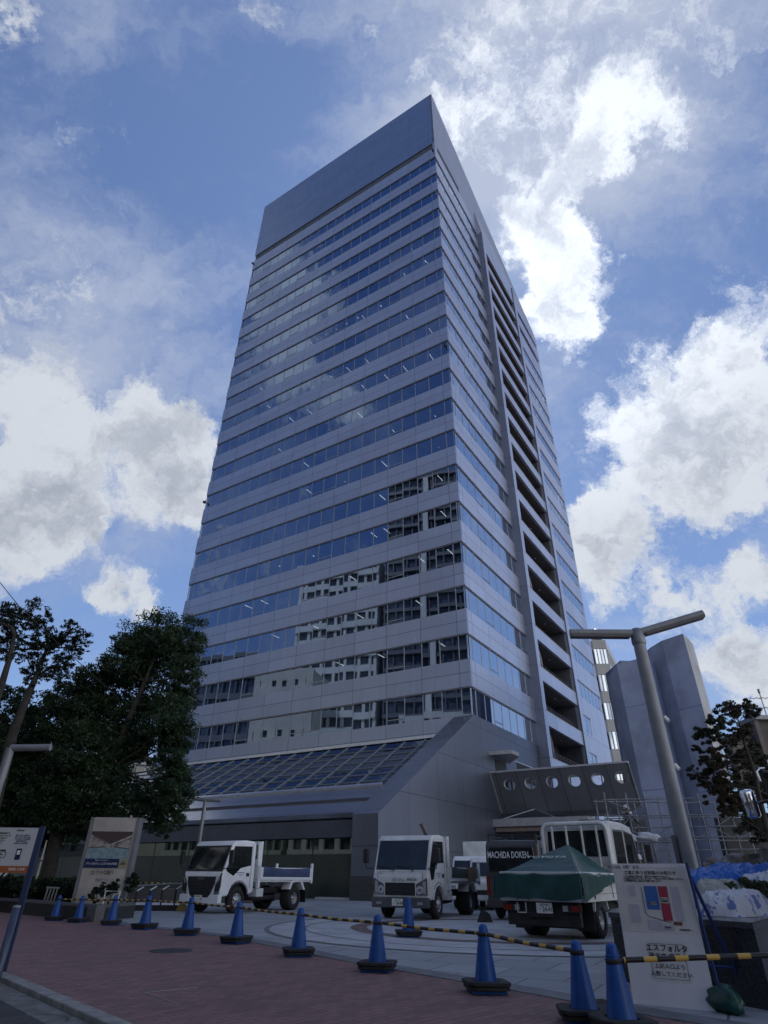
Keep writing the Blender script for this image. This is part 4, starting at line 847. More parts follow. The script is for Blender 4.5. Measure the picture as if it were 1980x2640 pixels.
b = MB(); b.box(-4.70, -4.55, -0.84, 0.84, 0.30, 0.52); b.build('bumper', VB, vn, bevel=0.03)
for s in (-1, 1):
    b = MB(); b.box(-4.64, -4.56, s*0.80-0.06, s*0.80+0.04, 0.62, 1.10); b.build('tail_light', TAIL, vn, bevel=0.01)
    b = MB(); b.prism([(-1.5, 1.85), (-4.2, 1.88), (-4.25, 1.25), (-1.0, 1.25)], 1, s*0.83, s*0.846); b.build('side_window', VG, vn)
    wheel(vn, -0.85, s*0.74, r=0.33, side=s); wheel(vn, -3.6, s*0.74, r=0.33, side=s)
b = MB()
for s in (-1, 1):
    b.tube([(-1.8, s*0.74, 2.20), (-4.45, s*0.74, 2.20)], 0.022, 6)
    for x in (-2.0, -3.2, -4.4): b.tube([(x, s*0.74, 2.05), (x, s*0.74, 2.22)], 0.02, 6)
for x in (-2.0, -2.8, -3.6, -4.43): b.tube([(x, -0.76, 2.22), (x, 0.76, 2.22)], 0.02, 6)
b.tube([(-4.5, -0.80, 2.25), (-4.5, -0.80, 2.0)], 0.02, 6); b.build('roof_rack', BLK, vn)
# vehicles further back
def small_van(label, loc, az, paint, h=1.9, hood=False):
    t = thing('parked_van', label, 'van', (loc[0], loc[1], 0.004), math.pi/2-az)
    b = MB(); b.prism([(0, 0.3), (0.02, 0.9), (-0.25, 1.1), (-0.6, h-0.12), (-0.8, h), (-3.9, h), (-4.0, h-0.1), (-4.0, 0.3)], 1, -0.78, 0.78); b.build('body', paint, t, bevel=0.09, seg=3)
    b = MB(); b.prism([(-0.235, 1.14), (-0.555, h-0.16), (-0.62, h-0.16), (-0.30, 1.14)], 1, -0.68, 0.68); o = b.build('windshield', VG, t)
    for v_ in o.data.vertices: v_.co.x += 0.025
    for s in (-1, 1):
        b = MB(); b.prism([(-0.78, h-0.2), (-1.6, h-0.2), (-1.62, 1.15), (-0.5, 1.12)], 1, s*0.77, s*0.786); b.build('side_window', VG, t)
        wheel(t, -0.7, s*0.68, r=0.3, side=s); wheel(t, -3.2, s*0.68, r=0.3, side=s)
    b = MB(); b.box(-0.02, 0.012, -0.5, 0.5, 0.5, 0.7); b.build('grille', BLK, t)
    for s in (-1, 1): b = MB(); b.box(-0.05, 0.02, s*0.64-0.1, s*0.64+0.1, 0.62, 0.82); b.build('headlight', LENS, t, bevel=0.02)
    return t
small_van('small white van parked right behind the middle dump truck', (3.55, 27.6), R(200), WHITE, 1.82)
small_van('white van half hidden between the middle dump truck and the black van', (4.25, 27.0), R(195), OLDW, 1.75)
lt = thing('box_truck', 'white box body of a truck far back left of the black van', 'truck', (5.6, 33.0, 0.004), R(62))
b = MB(); b.box(-2.0, 1.4, -0.9, 0.9, 0.7, 2.5); b.build('cargo_box', OLDW, lt, bevel=0.02)
b = MB(); b.box(1.45, 2.7, -0.85, 0.85, 0.5, 2.0); b.build('cab', OLDW, lt, bevel=0.1)
for s in (-1, 1):
    wheel(lt, 2.1, s*0.75, side=s); wheel(lt, -1.2, s*0.75, side=s)
chk = thing('wheel_chock', 'black rubber wheel chock lying on the plaza behind the black van', 'wheel chock', (2.95, 20.0, 0.004), 0.4)
b = MB(); b.prism([(-0.2, 0), (0.2, 0), (0.12, 0.2), (-0.05, 0.28)], 1, -0.1, 0.1); b.build('wedge', RUB, chk)

# ================================================================== STREET LAMPS
STL = mat('galvanised', (0.235, 0.245, 0.26), 0.55, 0.3, var=0.12, vscale=3, bump=0.05); SHD = mat('lamp_underside', (0.10, 0.10, 0.10), 0.6)
def P3(p): return Vector(p)
lp = thing('street_lamp', 'tall grey street lamp with two splayed arms at the right of the plaza', 'street lamp', (5.52, 12.22, 0))
b = MB(); b.tube([(0, 0, 0), (0, 0, 5.45)], [0.15, 0.122], 28); b.build('post', STL, lp)
b = MB(); b.lathe([(0.135, 5.35), (0.148, 5.40), (0.135, 5.62), (0.09, 5.70), (0, 5.71)], 24); b.build('joint', mat('lamp_joint', (0.22, 0.23, 0.25), 0.5, 0.5), lp)
for q, lb in (((-1.42, 0.1, 5.63), 0), ((1.42, -0.25, 5.97), 1)):
    d = Vector(q)-Vector((0, 0, 5.60)); a0 = Vector((0, 0, 5.60))
    arm = bpy.data.objects.new('lamp_arm', None); COL.objects.link(arm); arm.parent = lp
    b = MB(); b.tube([a0, a0+d], 0.085, 20); b.build('tube', STL, arm)
    u = d.normalized(); b = MB(); s0 = a0+d*0.12+Vector((0, 0, -0.05)); s1 = a0+d*0.995+Vector((0, 0, -0.05)); sd_ = u.cross(Vector((0, 0, 1))).normalized()*0.085
    b.add([tuple(s0+sd_), tuple(s1+sd_), tuple(s1-sd_), tuple(s0-sd_)]+[tuple(x+Vector((0, 0, -0.055))) for x in (s0+sd_, s1+sd_, s1-sd_, s0-sd_)], [(0, 1, 2, 3), (7, 6, 5, 4), (0, 4, 5, 1), (1, 5, 6, 2), (2, 6, 7, 3), (3, 7, 4, 0)]); b.build('luminaire', SHD, arm)
b = MB(); b.box(-0.19, -0.165, -0.06, 0.06, 0.9, 1.75); b.build('cable_cover', SHD, lp)
def tlamp(label, loc, h, arms, r=0.05, group=None):
    t = thing('street_lamp', label, 'street lamp', loc); b = MB(); b.tube([(0, 0, 0), (0, 0, h)], [r*1.1, r], 16); b.build('post', STL, t)
    for q in arms: b = MB(); b.tube([(0, 0, h), (q[0], q[1], h+q[2])], r*0.85, 12); b.build('lamp_arm', STL, t)
    return t
tlamp('short grey lamp post with one horizontal arm at the left edge before the trees', (-8.27, 14.0, 0), 3.42, [(0.88, 0.0, 0.02)], 0.085)
tlamp('thin T shaped lamp post behind the left dump truck', (-7.24, 27.0, 0), 3.68, [(-0.55, 0.1, 0.06), (0.66, -0.1, -0.02)], 0.075)

# ================================================================== SIGNS
# tall advertising pylon
PYM = mat('pylon_stone', (0.40, 0.37, 0.33), 0.55, var=0.22, vscale=1.2); PYE = mat('pylon_edge', (0.22, 0.22, 0.23), 0.5, 0.4)
pyl = thing('advertising_pylon', 'beige advertising pylon with a pool photograph standing in the planter by the trees', 'sign', (-7.97, 20.0, 0.0), 0)
b = MB(); b.box(-0.73, 0.73, 0, 0.28, 0, 2.50); b.build('slab', PYM, pyl, bevel=0.01)
for s in (-1, 1): b = MB(); b.box(s*0.69-0.05, s*0.69+0.05, -0.02, 0.3, 0, 2.502); b.build('edge_strip', PYE, pyl)
def pool_mat():
    m = bpy.data.materials.new('pool_photo'); m.use_nodes = True; t = NT(m.node_tree); p = t.n['Principled BSDF']; p.inputs['Roughness'].default_value = 0.35
    s = t.node('ShaderNodeSeparateXYZ'); c = t.node('ShaderNodeTexCoord').outputs['Object']; t.link(c, s.inputs[0])
    z = s.outputs[2]; water = t.m('LESS_THAN', z, t.m('ADD', 1.715, t.m('MULTIPLY', t.m('ABSOLUTE', t.m('ADD', s.outputs[0], 0.0)), -0.05)))
    dark = t.m('GREATER_THAN', z, t.m('ADD', 1.80, t.m('MULTIPLY', t.m('ABSOLUTE', s.outputs[0]), 0.42)))
    nz = t.noise(c, 7, 4, 0.6).outputs['Fac']
    room = t.mix(t.sstep(nz, 0.4, 0.65), (0.36, 0.34, 0.31, 1), (0.17, 0.15, 0.14, 1)); wat = t.mix(t.sstep(nz, 0.35, 0.7), (0.14, 0.24, 0.27, 1), (0.28, 0.36, 0.38, 1))
    x = t.mix(dark, room, (0.07, 0.05, 0.05, 1)); t.link(t.mix(water, x, wat), p.inputs['Base Color']); return m
b = MB(); b.box(-0.62, 0.60, -0.012, -0.001, 1.43, 2.13); b.build('photo_panel', pool_mat(), pyl)
b = MB()
for x0, z0_, x1, z1_ in ((-0.62, 1.70, -0.1, 1.735), (0.6, 1.68, 0.12, 1.735), (-0.62, 2.06, -0.08, 1.80), (0.6, 1.96, 0.15, 1.80)): b.tube([(x0, -0.015, z0_), (x1, -0.015, z1_)], 0.008, 4)
b.build('photo_detail', mat('photo_dark', (0.04, 0.035, 0.04), 0.5), pyl)
b = MB(); b.box(-0.64, 0.37, -0.016, -0.001, 1.20, 1.43); b.build('blue_panel', mat('navy_panel', (0.010, 0.022, 0.075), 0.4, var=0.05), pyl)
b = MB(); b.box(0.37, 0.60, -0.012, -0.001, 1.20, 1.43); b.build('small_panel', mat('yellowish_panel', (0.30, 0.28, 0.18), 0.5), pyl)
TF = (R(90), 0, 0)
text('lettering', 'クリック&マシン エスフォルタ渋谷', 0.072, INKW, pyl, (-0.13, -0.018, 1.30), TF, 0.80); text('lettering', '渋谷インフォスタワー', 0.04, INKW, pyl, (-0.13, -0.018, 1.385), TF)
text('lettering', '24h\n営業中', 0.06, MATS['navy_panel'], pyl, (0.485, -0.016, 1.33), TF)
text('lettering', 'りそな銀行', 0.12, INKK, pyl, (0.02, -0.004, 1.08), TF, 0.85); b = MB(); b.lathe([(0.05, -0.006), (0.035, -0.006)], 20, c=(-0.33, 0, 1.08), axis=1); b.build('logo', INKK, pyl)
text('lettering', '渋谷クリニック', 0.09, mat('ink_grey_blue', (0.12, 0.14, 0.26), 0.5), pyl, (0.07, -0.004, 0.90), TF, 0.9); text('lettering', 'B1', 0.08, INKK, pyl, (0.0, -0.004, 0.77), TF)
# guide sign at the left edge
gs_ = thing('guide_sign', 'white guide sign with an orange foot strip at the left edge', 'sign', (-4.66, 9.2, 0))
b = MB(); b.box(-0.035, 0.035, 0, 0.05, 0, 1.60); b.build('post', mat('blue_post', (0.035, 0.05, 0.11), 0.45, 0.3), gs_)
b = MB(); b.box(-1.15, -0.035, 0.0, 0.03, 1.13, 1.58); b.build('board', mat('board_white', (0.48, 0.50, 0.52), 0.45, var=0.05), gs_)
b = MB(); b.box(-1.15, -0.035, -0.002, 0.032, 1.05, 1.13); b.build('orange_strip', mat('orange', (0.33, 0.10, 0.03), 0.5, var=0.1), gs_)
for i, (s_, z_) in enumerate([('ご利用案内', 1.545), ('この駐輪場は渋谷区の自転車駐車場です', 1.51), ('自転車・原付は歩道上に置かないでください', 1.48), ('利用時間 午前6時から午後11時まで', 1.45), ('長時間の駐輪はご遠慮ください', 1.42), ('定期利用の方は管理室まで', 1.39)]):
    text('lettering', s_, 0.024, INKK, gs_, (-0.28 if i == 0 else -0.62, -0.002, z_), TF, 1.0)
text('lettering', '長さ190cm 幅60cm\n高さ120cm 重さ50kg\n一日150円 三日目撤去\n回数券販売中\nお問合せは管理室', 0.024, MATS['ink_grey_blue'], gs_, (-0.22, -0.002, 1.44), TF); text('lettering', '渋谷区 土木部', 0.035, INKW, gs_, (-0.18, -0.004, 1.09), TF)
b = MB(); b.lathe([(0.045, -0.004), (0.036, -0.004)], 20, c=(-0.42, 0, 1.26), axis=1); b.tube([(-0.52, -0.004, 1.33), (-0.50, -0.004, 1.26), (-0.42, -0.004, 1.26)], 0.005, 4); b.tube([(-0.50, -0.004, 1.31), (-0.40, -0.004, 1.31)], 0.007, 4); b.build('bicycle_symbol', INKK, gs_)
b = MB(); b.box(-0.25, -0.18, -0.004, -0.001, 1.20, 1.33); b.build('train_symbol', MATS['navy_panel'], gs_); b = MB(); b.box(-0.235, -0.195, -0.006, -0.003, 1.26, 1.31); b.build('train_window', INKW, gs_)
# steel guard posts bottom left
gp = thing('guard_rail', 'blue grey tubular guard rail by the kerb at the bottom left corner', 'guard rail', (-4.75, 8.75, 0.0), R(-42))
GM = mat('guard_paint', (0.07, 0.085, 0.13), 0.4, 0.3, var=0.2)
b = MB(); b.tube([(0, 0, 0), (0, 0, 0.68), (-0.05, 0, 0.76), (-0.14, 0, 0.79), (-0.9, 0, 0.79), (-0.98, 0, 0.74), (-1.0, 0, 0.68), (-1.0, 0, 0)], 0.038, 14); b.build('hoop', GM, gp)
b = MB(); b.tube([(0, 0, 0.42), (-1.0, 0, 0.42)], 0.022, 10); b.build('cross_bar', GM, gp)
gq = thing('bollard', 'blue grey steel bollard with a pale top, right of the guard rail', 'bollard', (-4.40, 8.62, 0.0))
b = MB(); b.lathe([(0.045, 0), (0.045, 0.70), (0.045, 0.70)], 18); b.build('tube', GM, gq); b = MB(); b.lathe([(0.046, 0.695), (0.044, 0.715), (0, 0.72)], 18); b.build('cap', STL, gq)
# white notice board
NB = thing('notice_board', 'white plywood notice board with a site map leaning on a blue frame, right foreground', 'notice board', (2.86, 7.34, 0.0), R(-31))
PLY = mat('notice_white', (0.66, 0.67, 0.70), 0.6, var=0.05, vscale=3); PAP = mat('paper', (0.58, 0.59, 0.59), 0.45, var=0.08, vscale=4, bump=0.25, bscale=6, spec=0.6)
NB.scale = (1.13, 1, 1.035); lean = R(-4)
nb = bpy.data.objects.new('board', None); COL.objects.link(nb); nb.parent = NB; nb.location = (0, 0, -0.025); nb.rotation_euler = (lean, 0, 0)
BWd = 0.335
b = MB(); b.box(-BWd, BWd, 0, 0.018, 0.03, 1.19); b.build('plywood', PLY, nb)
b = MB(); b.box(-BWd+0.008, BWd-0.008, -0.003, -0.0005, 0.60, 1.16); b.build('map_sheet', PAP, nb)
def rect(name, x0, x1, z0, z1, col, y=-0.0055, th=0.001): b = MB(); b.box(x0, x1, y-th, y, z0, z1); return b.build(name, mat('print_'+'_'.join(str(c) for c in col), col, 0.5, var=0.06, vscale=8), nb)
def mx(px): return -BWd+(px-0)*2*BWd
rect('map_blue', mx(0.385), mx(0.555), 0.79, 0.99, (0.035, 0.13, 0.40)); rect('map_red', mx(0.57), mx(0.69), 0.70, 0.99, (0.32, 0.035, 0.07)); rect('map_label', mx(0.575), mx(0.685), 0.845, 0.895, (0.5, 0.5, 0.48), -0.008); rect('map_label', mx(0.43), mx(0.52), 0.83, 0.855, (0.48, 0.48, 0.48), -0.008)
gcol = (0.42, 0.43, 0.49)
for (x0, x1, z0, z1) in ((0.18, 0.26, 0.90, 0.99), (0.14, 0.28, 0.68, 0.83), (0.73, 0.84, 0.70, 0.99), (0.36, 0.54, 0.62, 0.70), (0.55, 0.68, 0.62, 0.665)): rect('map_block', mx(x0), mx(x1), z0, z1, gcol)
rect('map_orange', mx(0.69), mx(0.80), 0.665, 0.695, (0.36, 0.16, 0.10), -0.008)
b = MB(); b.tube([(mx(0.35), -0.008, 0.98), (mx(0.355), -0.008, 0.76), (mx(0.40), -0.008, 0.73), (mx(0.66), -0.008, 0.685)], 0.0025, 4); b.build('map_route', INKK, nb)
rect('paper_strip', -BWd+0.002, mx(0.31), 1.125, 1.185, (0.66, 0.67, 0.68), -0.0045); rect('paper_sheet', mx(0.30), mx(0.77), 0.22, 0.53, (0.6, 0.61, 0.61), -0.002)
text('lettering', '9月14日（月）より', 0.035, INKK, nb, (mx(0.155), -0.007, 1.155), TF, 1.0); text('lettering', '工事に伴う迂回路のお知らせ', 0.036, INKK, nb, (mx(0.50), -0.005, 1.105), TF)
text('lettering', 'この先道路工事の為、通行する事ができません。\nご迷惑をおかけいたしますが、下記の入口をご利用ください。\n工事期間中はご協力をお願い致します。', 0.0195, INKK, nb, (mx(0.13), -0.005, 1.053), TF, align='LEFT')
text('lettering', '施工中', 0.022, INKK, nb, (mx(0.475), -0.0105, 0.843), TF); text('lettering', 'スポーツ\n店舗棟', 0.019, INKK, nb, (mx(0.63), -0.0105, 0.871), TF); text('lettering', '現在地', 0.022, INKK, nb, (mx(0.745), -0.0105, 0.68), TF)
text('lettering', '桜丘町', 0.018, INKK, nb, (mx(0.61), -0.008, 0.645), TF); text('lettering', '渋谷駅方面 →', 0.018, INKK, nb, (mx(0.83), -0.005, 0.63), TF)
text('lettering', 'エスフォルタ', 0.062, INKK, nb, (mx(0.54), -0.0045, 0.475), TF, 0.95, bold=0.001); text('lettering', '渋谷店 営業中', 0.062, INKK, nb, (mx(0.54), -0.0045, 0.405), TF, 0.82, bold=0.001)
text('lettering', '上記入口より', 0.043, INKK, nb, (mx(0.54), -0.0045, 0.335), TF); text('lettering', '入館してください', 0.043, INKK, nb, (mx(0.54), -0.0045, 0.275), TF)
b = MB()
for (x0, z0, x1, z1) in ((0.32, 0.24, 0.75, 0.24), (0.32, 0.51, 0.75, 0.51), (0.32, 0.24, 0.32, 0.51), (0.75, 0.24, 0.75, 0.51)): b.tube([(mx(x0), -0.0045, z0), (mx(x1), -0.0045, z1)], 0.0013, 4)
b.build('printed_border', INKK, nb)
FRB = mat('blue_frame', (0.012, 0.035, 0.15), 0.45, 0.2)
b = MB(); b.tube([(BWd+0.012, 0.03, 1.17), (BWd+0.05, 0.03, 0.0)], 0.014, 8); b.build('front_leg', FRB, NB)
b = MB(); b.tube([(BWd-0.01, 0.14, 1.12), (BWd+0.22, 0.62, 0.0)], 0.016, 8); b.tube([(-BWd+0.05, 0.15, 1.08), (-BWd+0.10, 0.62, 0.0)], 0.016, 8); b.tube([(-BWd+0.10, 0.45, 0.3), (BWd+0.15, 0.45, 0.3)], 0.012, 8); b.build('back_leg', FRB, NB)
gb = thing('plastic_bundle', 'dark green plastic sheet bundle behind the foot of the notice board', 'bundle', (3.27, 7.10, 0.0), 0.5)
def blob(name, cx, cy, cz, rx, ry, rz_, m, parent, seed=0, amp=0.25, n=3, flat=None):
    bm = bmesh.new(); bmesh.ops.create_icosphere(bm, subdivisions=n, radius=1.0); rg = random.Random(seed); ph = [rg.uniform(0, 6) for _ in range(9)]
    for v in bm.verts:
        x, y, z = v.co; k = 1+amp*(math.sin(3*x+ph[0])*math.sin(4*y+ph[1])+0.6*math.sin(7*z+ph[2]+3*x)+0.5*math.sin(11*y+ph[3]+5*z)+0.35*math.sin(17*x+ph[4]+9*y))*0.6
        v.co = (cx+x*rx*k, cy+y*ry*k, cz+z*rz_*k)
        if flat is not None and v.co.z < flat: v.co.z = flat
    me = bpy.data.meshes.new(name); bm.to_mesh(me); bm.free(); me.materials.append(m)
    for p in me.polygons: p.use_smooth = True
    o = bpy.data.objects.new(name, me); COL.objects.link(o); o.parent = parent; return o
blob('sheet', 0, 0, 0.10, 0.14, 0.2, 0.14, mat('green_plastic', (0.008, 0.065, 0.055), 0.35, var=0.3, vscale=6), gb, 5, 0.22, flat=0.0); gb.scale = (0.85, 0.85, 0.9)

# ================================================================== BUILDINGS AROUND
BSH = mat('shaft_paint', (0.23, 0.27, 0.38), 0.6, var=0.22, vscale=0.35, bump=0.1, bscale=4); BSD = mat('shaft_recess', (0.12, 0.165, 0.30), 0.6, var=0.1, vscale=0.5); BSL = mat('shaft_lit_side', (0.34, 0.35, 0.36), 0.65, var=0.18, vscale=0.5)
sh = thing('concrete_shaft_building', 'windowless blue grey concrete building of two tall shafts right of the footbridge', 'building')
b = MB(); b.prism([(21.65, 53.5), (22.15, 52.9), (22.95, 52.0), (23.5, 57), (22.3, 58)], 2, 0, 17.99); b.build('left_shaft', BSH, sh)
b = MB(); b.prism([(22.9, 55.6), (26.6, 56.0), (26.6, 60), (22.9, 60)], 2, 0, 19.0); b.build('recessed_wall', BSD, sh)
for x in (23.9, 24.6, 25.5): b = MB(); b.box(x, x+0.25, 55.3, 55.9, 0, 18.9); b.build('wall_rib', BSD, sh)
b = MB(); b.prism([(26.3, 55.8), (26.6, 54.0), (27.73, 52.0), (29.9, 54.8), (29.3, 60), (26.3, 60)], 2, 0, 20.45); b.build('right_shaft', BSH, sh)
b = MB(); b.prism([(27.74, 51.99), (29.93, 54.79), (29.95, 54.82), (27.76, 52.02)], 2, 0, 20.47); b.build('shaft_lit_side', BSL, sh)  # thin pale facing; the side's sunlit tone is put into its colour
b = MB()
for zz in (7.3, 14.0): b.prism([(26.58, 53.98), (27.74, 51.975), (27.745, 51.985), (26.59, 53.99)], 2, zz, zz+0.06); b.prism([(21.64, 53.48), (22.95, 51.98), (22.96, 51.99), (21.65, 53.49)], 2, zz, zz+0.06)
b.build('joint_line', BSD, sh)
for (x, z) in ((25.6, 13.5), (25.5, 9.5), (24.2, 10.8), (24.1, 9.7), (24.4, 8.8)):
    b = MB(); b.tube([(x, 55.3, z), (x, 54.8, z+0.05)], 0.05, 6); b.tube([(x, 54.85, z+0.1), (x+0.15, 54.6, z-0.3)], 0.18, 8); b.build('floodlight', mat('white_metal', (0.7, 0.7, 0.7), 0.4), sh)
# office block beyond the tower
ob = thing('office_block', 'smaller beige and glass office block just behind the tower and the bridge', 'office building')
BG = mat('beige_panel', (0.27, 0.275, 0.27), 0.6, var=0.08, vscale=0.3); BGL = mat('bright_panel', (0.5, 0.51, 0.53), 0.45, 0.3, var=0.08)
cr_ = [(31.43, 85.0), (33.35, 85.0), (38.6, 95.3), (31.4, 96)]
zs_ = [0.0]
lv = [(28.0, 30.3), (24.0, 26.4), (20.1, 22.4), (16.2, 18.5), (12.3, 14.6), (8.4, 10.6), (4.4, 6.7)]
top_ = 31.6; prev = top_
for (a, c) in lv:
    b = MB(); b.prism(cr_, 2, c, prev); b.build('spandrel', BG, ob); prev = a
b = MB(); b.prism(cr_, 2, 0, prev); b.build('spandrel', BG, ob)
b = MB(); b.prism([(31.7, 85.3), (33.2, 85.3), (38.2, 95.2), (31.7, 95.6)], 2, 0, 31); b.build('core', DK, ob)
def lerp(p, q, t): return (p[0]+(q[0]-p[0])*t, p[1]+(q[1]-p[1])*t)
for (a, c) in lv:
    wnd = bpy.data.objects.new('window_band', None); COL.objects.link(wnd); wnd.parent = ob
    b = MB(); m_ = MB()
    for (p, q, n) in ((cr_[0], cr_[1], 4), (cr_[1], cr_[2], 9)):
        for i in range(n):
            u, v = lerp(p, q, i/n), lerp(p, q, (i+1)/n); j = random.gauss(0, 0.01); b.quad((u[0], u[1]+0.15+j, a), (v[0], v[1]+0.15-j, a), (v[0], v[1]+0.15-j, c), (u[0], u[1]+0.15+j, c))
            m_.box(u[0]-0.04, u[0]+0.04, u[1]+0.02, u[1]+0.12, a, c)
    b.build('glass', GR, wnd); m_.build('frame', MU, wnd)
b = MB(); b.prism([(33.36, 84.98), (38.62, 95.29), (38.6, 95.32), (33.34, 85.0)], 2, 0, 31.62)
bm_ = MB()
for (a, c), (a2, c2) in zip([(31.6, 31.6)]+lv, lv+[(0, 0)]): bm_.prism([(33.37, 84.97), (38.63, 95.28), (38.61, 95.30), (33.35, 84.99)], 2, c2, a)
bm_.build('side_cladding', BGL, ob)
dm = thing('satellite_dish', 'white satellite dome on the roof of the smaller beige office block', 'antenna', (33.0, 87.0, 31.6))
b = MB(); b.lathe([(0.9, 0.9), (1.0, 1.4), (0.8, 2.0), (0.45, 2.35), (0, 2.5)], 20); b.build('dome', mat('dome_white', (0.75, 0.75, 0.76), 0.4), dm); b = MB(); b.lathe([(0.3, 0), (0.3, 1.0), (0.9, 0.95)], 12); b.build('base', STL, dm)

def facade(name, label, p, q, depth, ztop, wall, dark, cols, rows, pier=0.28, rowf=0.45, zbase=3.0, var=None):
    """block whose front runs from p to q, with real recessed window openings"""
    P, Q = Vector(p), Vector(q); L = (Q-P).length; ang = math.atan2((Q-P).y, (Q-P).x)
    t = thing(name, label, 'building', (P.x, P.y, 0), ang, 'buildings across the street mirrored in the tower windows')
    # local x along the front, local y: depth away (+y) ; front faces -y
    b = MB(); b.box(0.3, L-0.3, 0.5, depth, 0, ztop-0.4); b.build('glazing', dark, t)
    b = MB(); cw = L/cols; rh = (ztop-zbase)/rows
    for i in range(cols+1): x = min(max(i*cw, pier*cw/2), L-pier*cw/2); b.box(x-pier*cw/2, x+pier*cw/2, 0.0, 0.5, 0, ztop)
    b.build('pier', wall, t)
    b = MB()
    for j in range(rows+1): z = zbase+j*rh; b.box(0, L, 0.02 if j % 2 else -0.3, 0.48, z-rowf*rh/2, min(ztop+0.3, z+rowf*rh/2))
    b.build('floor_band', wall if var is None else var, t)
    b = MB(); b.box(0, 0.29, 0.5, depth, 0, ztop); b.box(L-0.29, L, 0.5, depth, 0, ztop); b.box(0, L, depth, depth+0.3, 0, ztop); b.box(0.29, L-0.29, 0.5, depth, ztop-0.39, ztop); b.build('wall', wall, t)
    return t
W1 = mat('white_tile', (0.50, 0.51, 0.51), 0.6, var=0.08, vscale=0.3); W2 = mat('beige_tile', (0.40, 0.40, 0.37), 0.65, var=0.1, vscale=0.3); W3 = mat('pale_green_tile', (0.40, 0.46, 0.42), 0.6, var=0.1)
G1 = mat('far_glazing', (0.07, 0.085, 0.10), 0.15, var=0.4, vscale=0.6, spec=0.8); G2 = mat('far_blue_glazing', (0.06, 0.075, 0.11), 0.12, var=0.4, vscale=0.3, spec=0.8)
facade('apartment_tower', 'white apartment high rise with dark balconies mirrored in the middle tower windows', (-55.2, 27.4), (-66.9, 41.4), 14, 59, W1, G1, 8, 19, 0.24, 0.42)
facade('glass_high_rise', 'dark glass high rise with pale edge piers mirrored beside the tower corner', (-42.2, 12.9), (-54.3, 26.4), 16, 78, mat('dark_cladding', (0.10, 0.11, 0.13), 0.5), G2, 9, 26, 0.12, 0.26)
b = MB(); b.box(8.6, 9.7, -0.7, 0.0, 0, 77.5); b.build('edge_pier', W1, bpy.data.objects['glass_high_rise'])
facade('beige_building', 'beige mid rise building mirrored in the lower left tower windows', (-56.5, 39.5), (-64.0, 48.6), 10, 33.5, W2, G1, 5, 7, 0.62, 0.72)
facade('dark_building', 'dark grey office building mirrored in the lowest windows at the tower left end', (-64.2, 48.9), (-76, 63.3), 10, 37.5, mat('dark_cladding', (0.10, 0.11, 0.13), 0.5), G2, 9, 9, 0.12, 0.3)
facade('pale_building', 'pale grey building mirrored in the lowest tower windows', (-33.5, 14.5), (-45.0, 28.0), 8, 24.0, W1, G1, 9, 7, 0.3, 0.5)
facade('pale_green_building', 'pale green balcony building mirrored in the lowest left tower windows', (-45.5, 28.6), (-56.0, 41.0), 8, 22.0, W3, G1, 14, 6, 0.14, 0.42)
facade('added_street_building', 'unseen brown street building added behind the viewer to block low sky, mirrored in the truck windscreens', (14, -20), (-12, -20), 12, 17, mat('brown_tile', (0.12, 0.11, 0.11), 0.7, var=0.1), G1, 8, 5, 0.4, 0.5)  # this and the next are unseen buildings added to block low sky
facade('added_street_building', 'unseen grey street building added behind the viewer at the left to block low sky, mirrored in the lobby glass', (-14, -17), (-36, 2), 12, 20, mat('grey_tile', (0.14, 0.15, 0.15), 0.7, var=0.1), G1, 8, 6, 0.4, 0.5)
# building seen through the gaps left of the base
facade('white_building', 'white building showing through gaps in the left trees', (-52, 78), (-30, 84), 10, 14, W1, G1, 8, 4, 0.4, 0.5)

# house, antenna at the right edge
hs_ = thing('house', 'dark grey house wall cut by the right edge above the small tree', 'house', (12.2, 20.0, 0), 0)
HW = mat('house_wall', (0.09, 0.085, 0.08), 0.75, var=0.35, vscale=1.0)
b = MB(); b.box(0.12, 7, 0, 0.8, 0, 5.55); b.build('wall', HW, hs_)
b = MB(); b.box(0.0, 7.2, -0.2, 1.0, 5.55, 5.68); b.build('eave', STL, hs_); b = MB(); b.box(-0.02, 0.12, -0.1, 0.1, 0, 5.55); b.build('corner_post', mat('post_brown', (0.13, 0.11, 0.10), 0.7), hs_)
b = MB(); b.tube([(0.6, -0.05, 4.9), (0.9, -0.06, 5.1), (1.25, -0.05, 5.5)], 0.10, 6); b.tube([(0.7, -0.05, 4.2), (1.4, -0.05, 4.5), (2.0, -0.05, 5.2)], 0.06, 6); b.build('duct', DK, hs_)
b = MB(); b.box(-0.75, -0.05, 0.3, 0.7, 3.4, 5.15); b.build('annex', mat('annex_wall', (0.14, 0.12, 0.10), 0.7, var=0.3), hs_)
an = thing('tv_antenna', 'thin television antenna mast above the house at the right edge', 'antenna', (13.99, 22.0, 5.68))
b = MB(); b.tube([(0, 0, 0), (0, 0, 1.42)], 0.018, 6); b.tube([(0, 0, 1.3), (0, 0, 1.45)], 0.04, 6)
b.build('mast', STL, an); b = MB()
for z, l in ((1.1, 0.42), (0.75, 0.38)): b.tube([(-l, 0, z), (l*0.8, 0, z+0.03)], 0.010, 5); [b.tube([(x, -0.15, z+0.02), (x, 0.15, z+0.02)], 0.008, 4) for x in (-l, -l/2, 0, l/2)]
b.build('boom', STL, an)

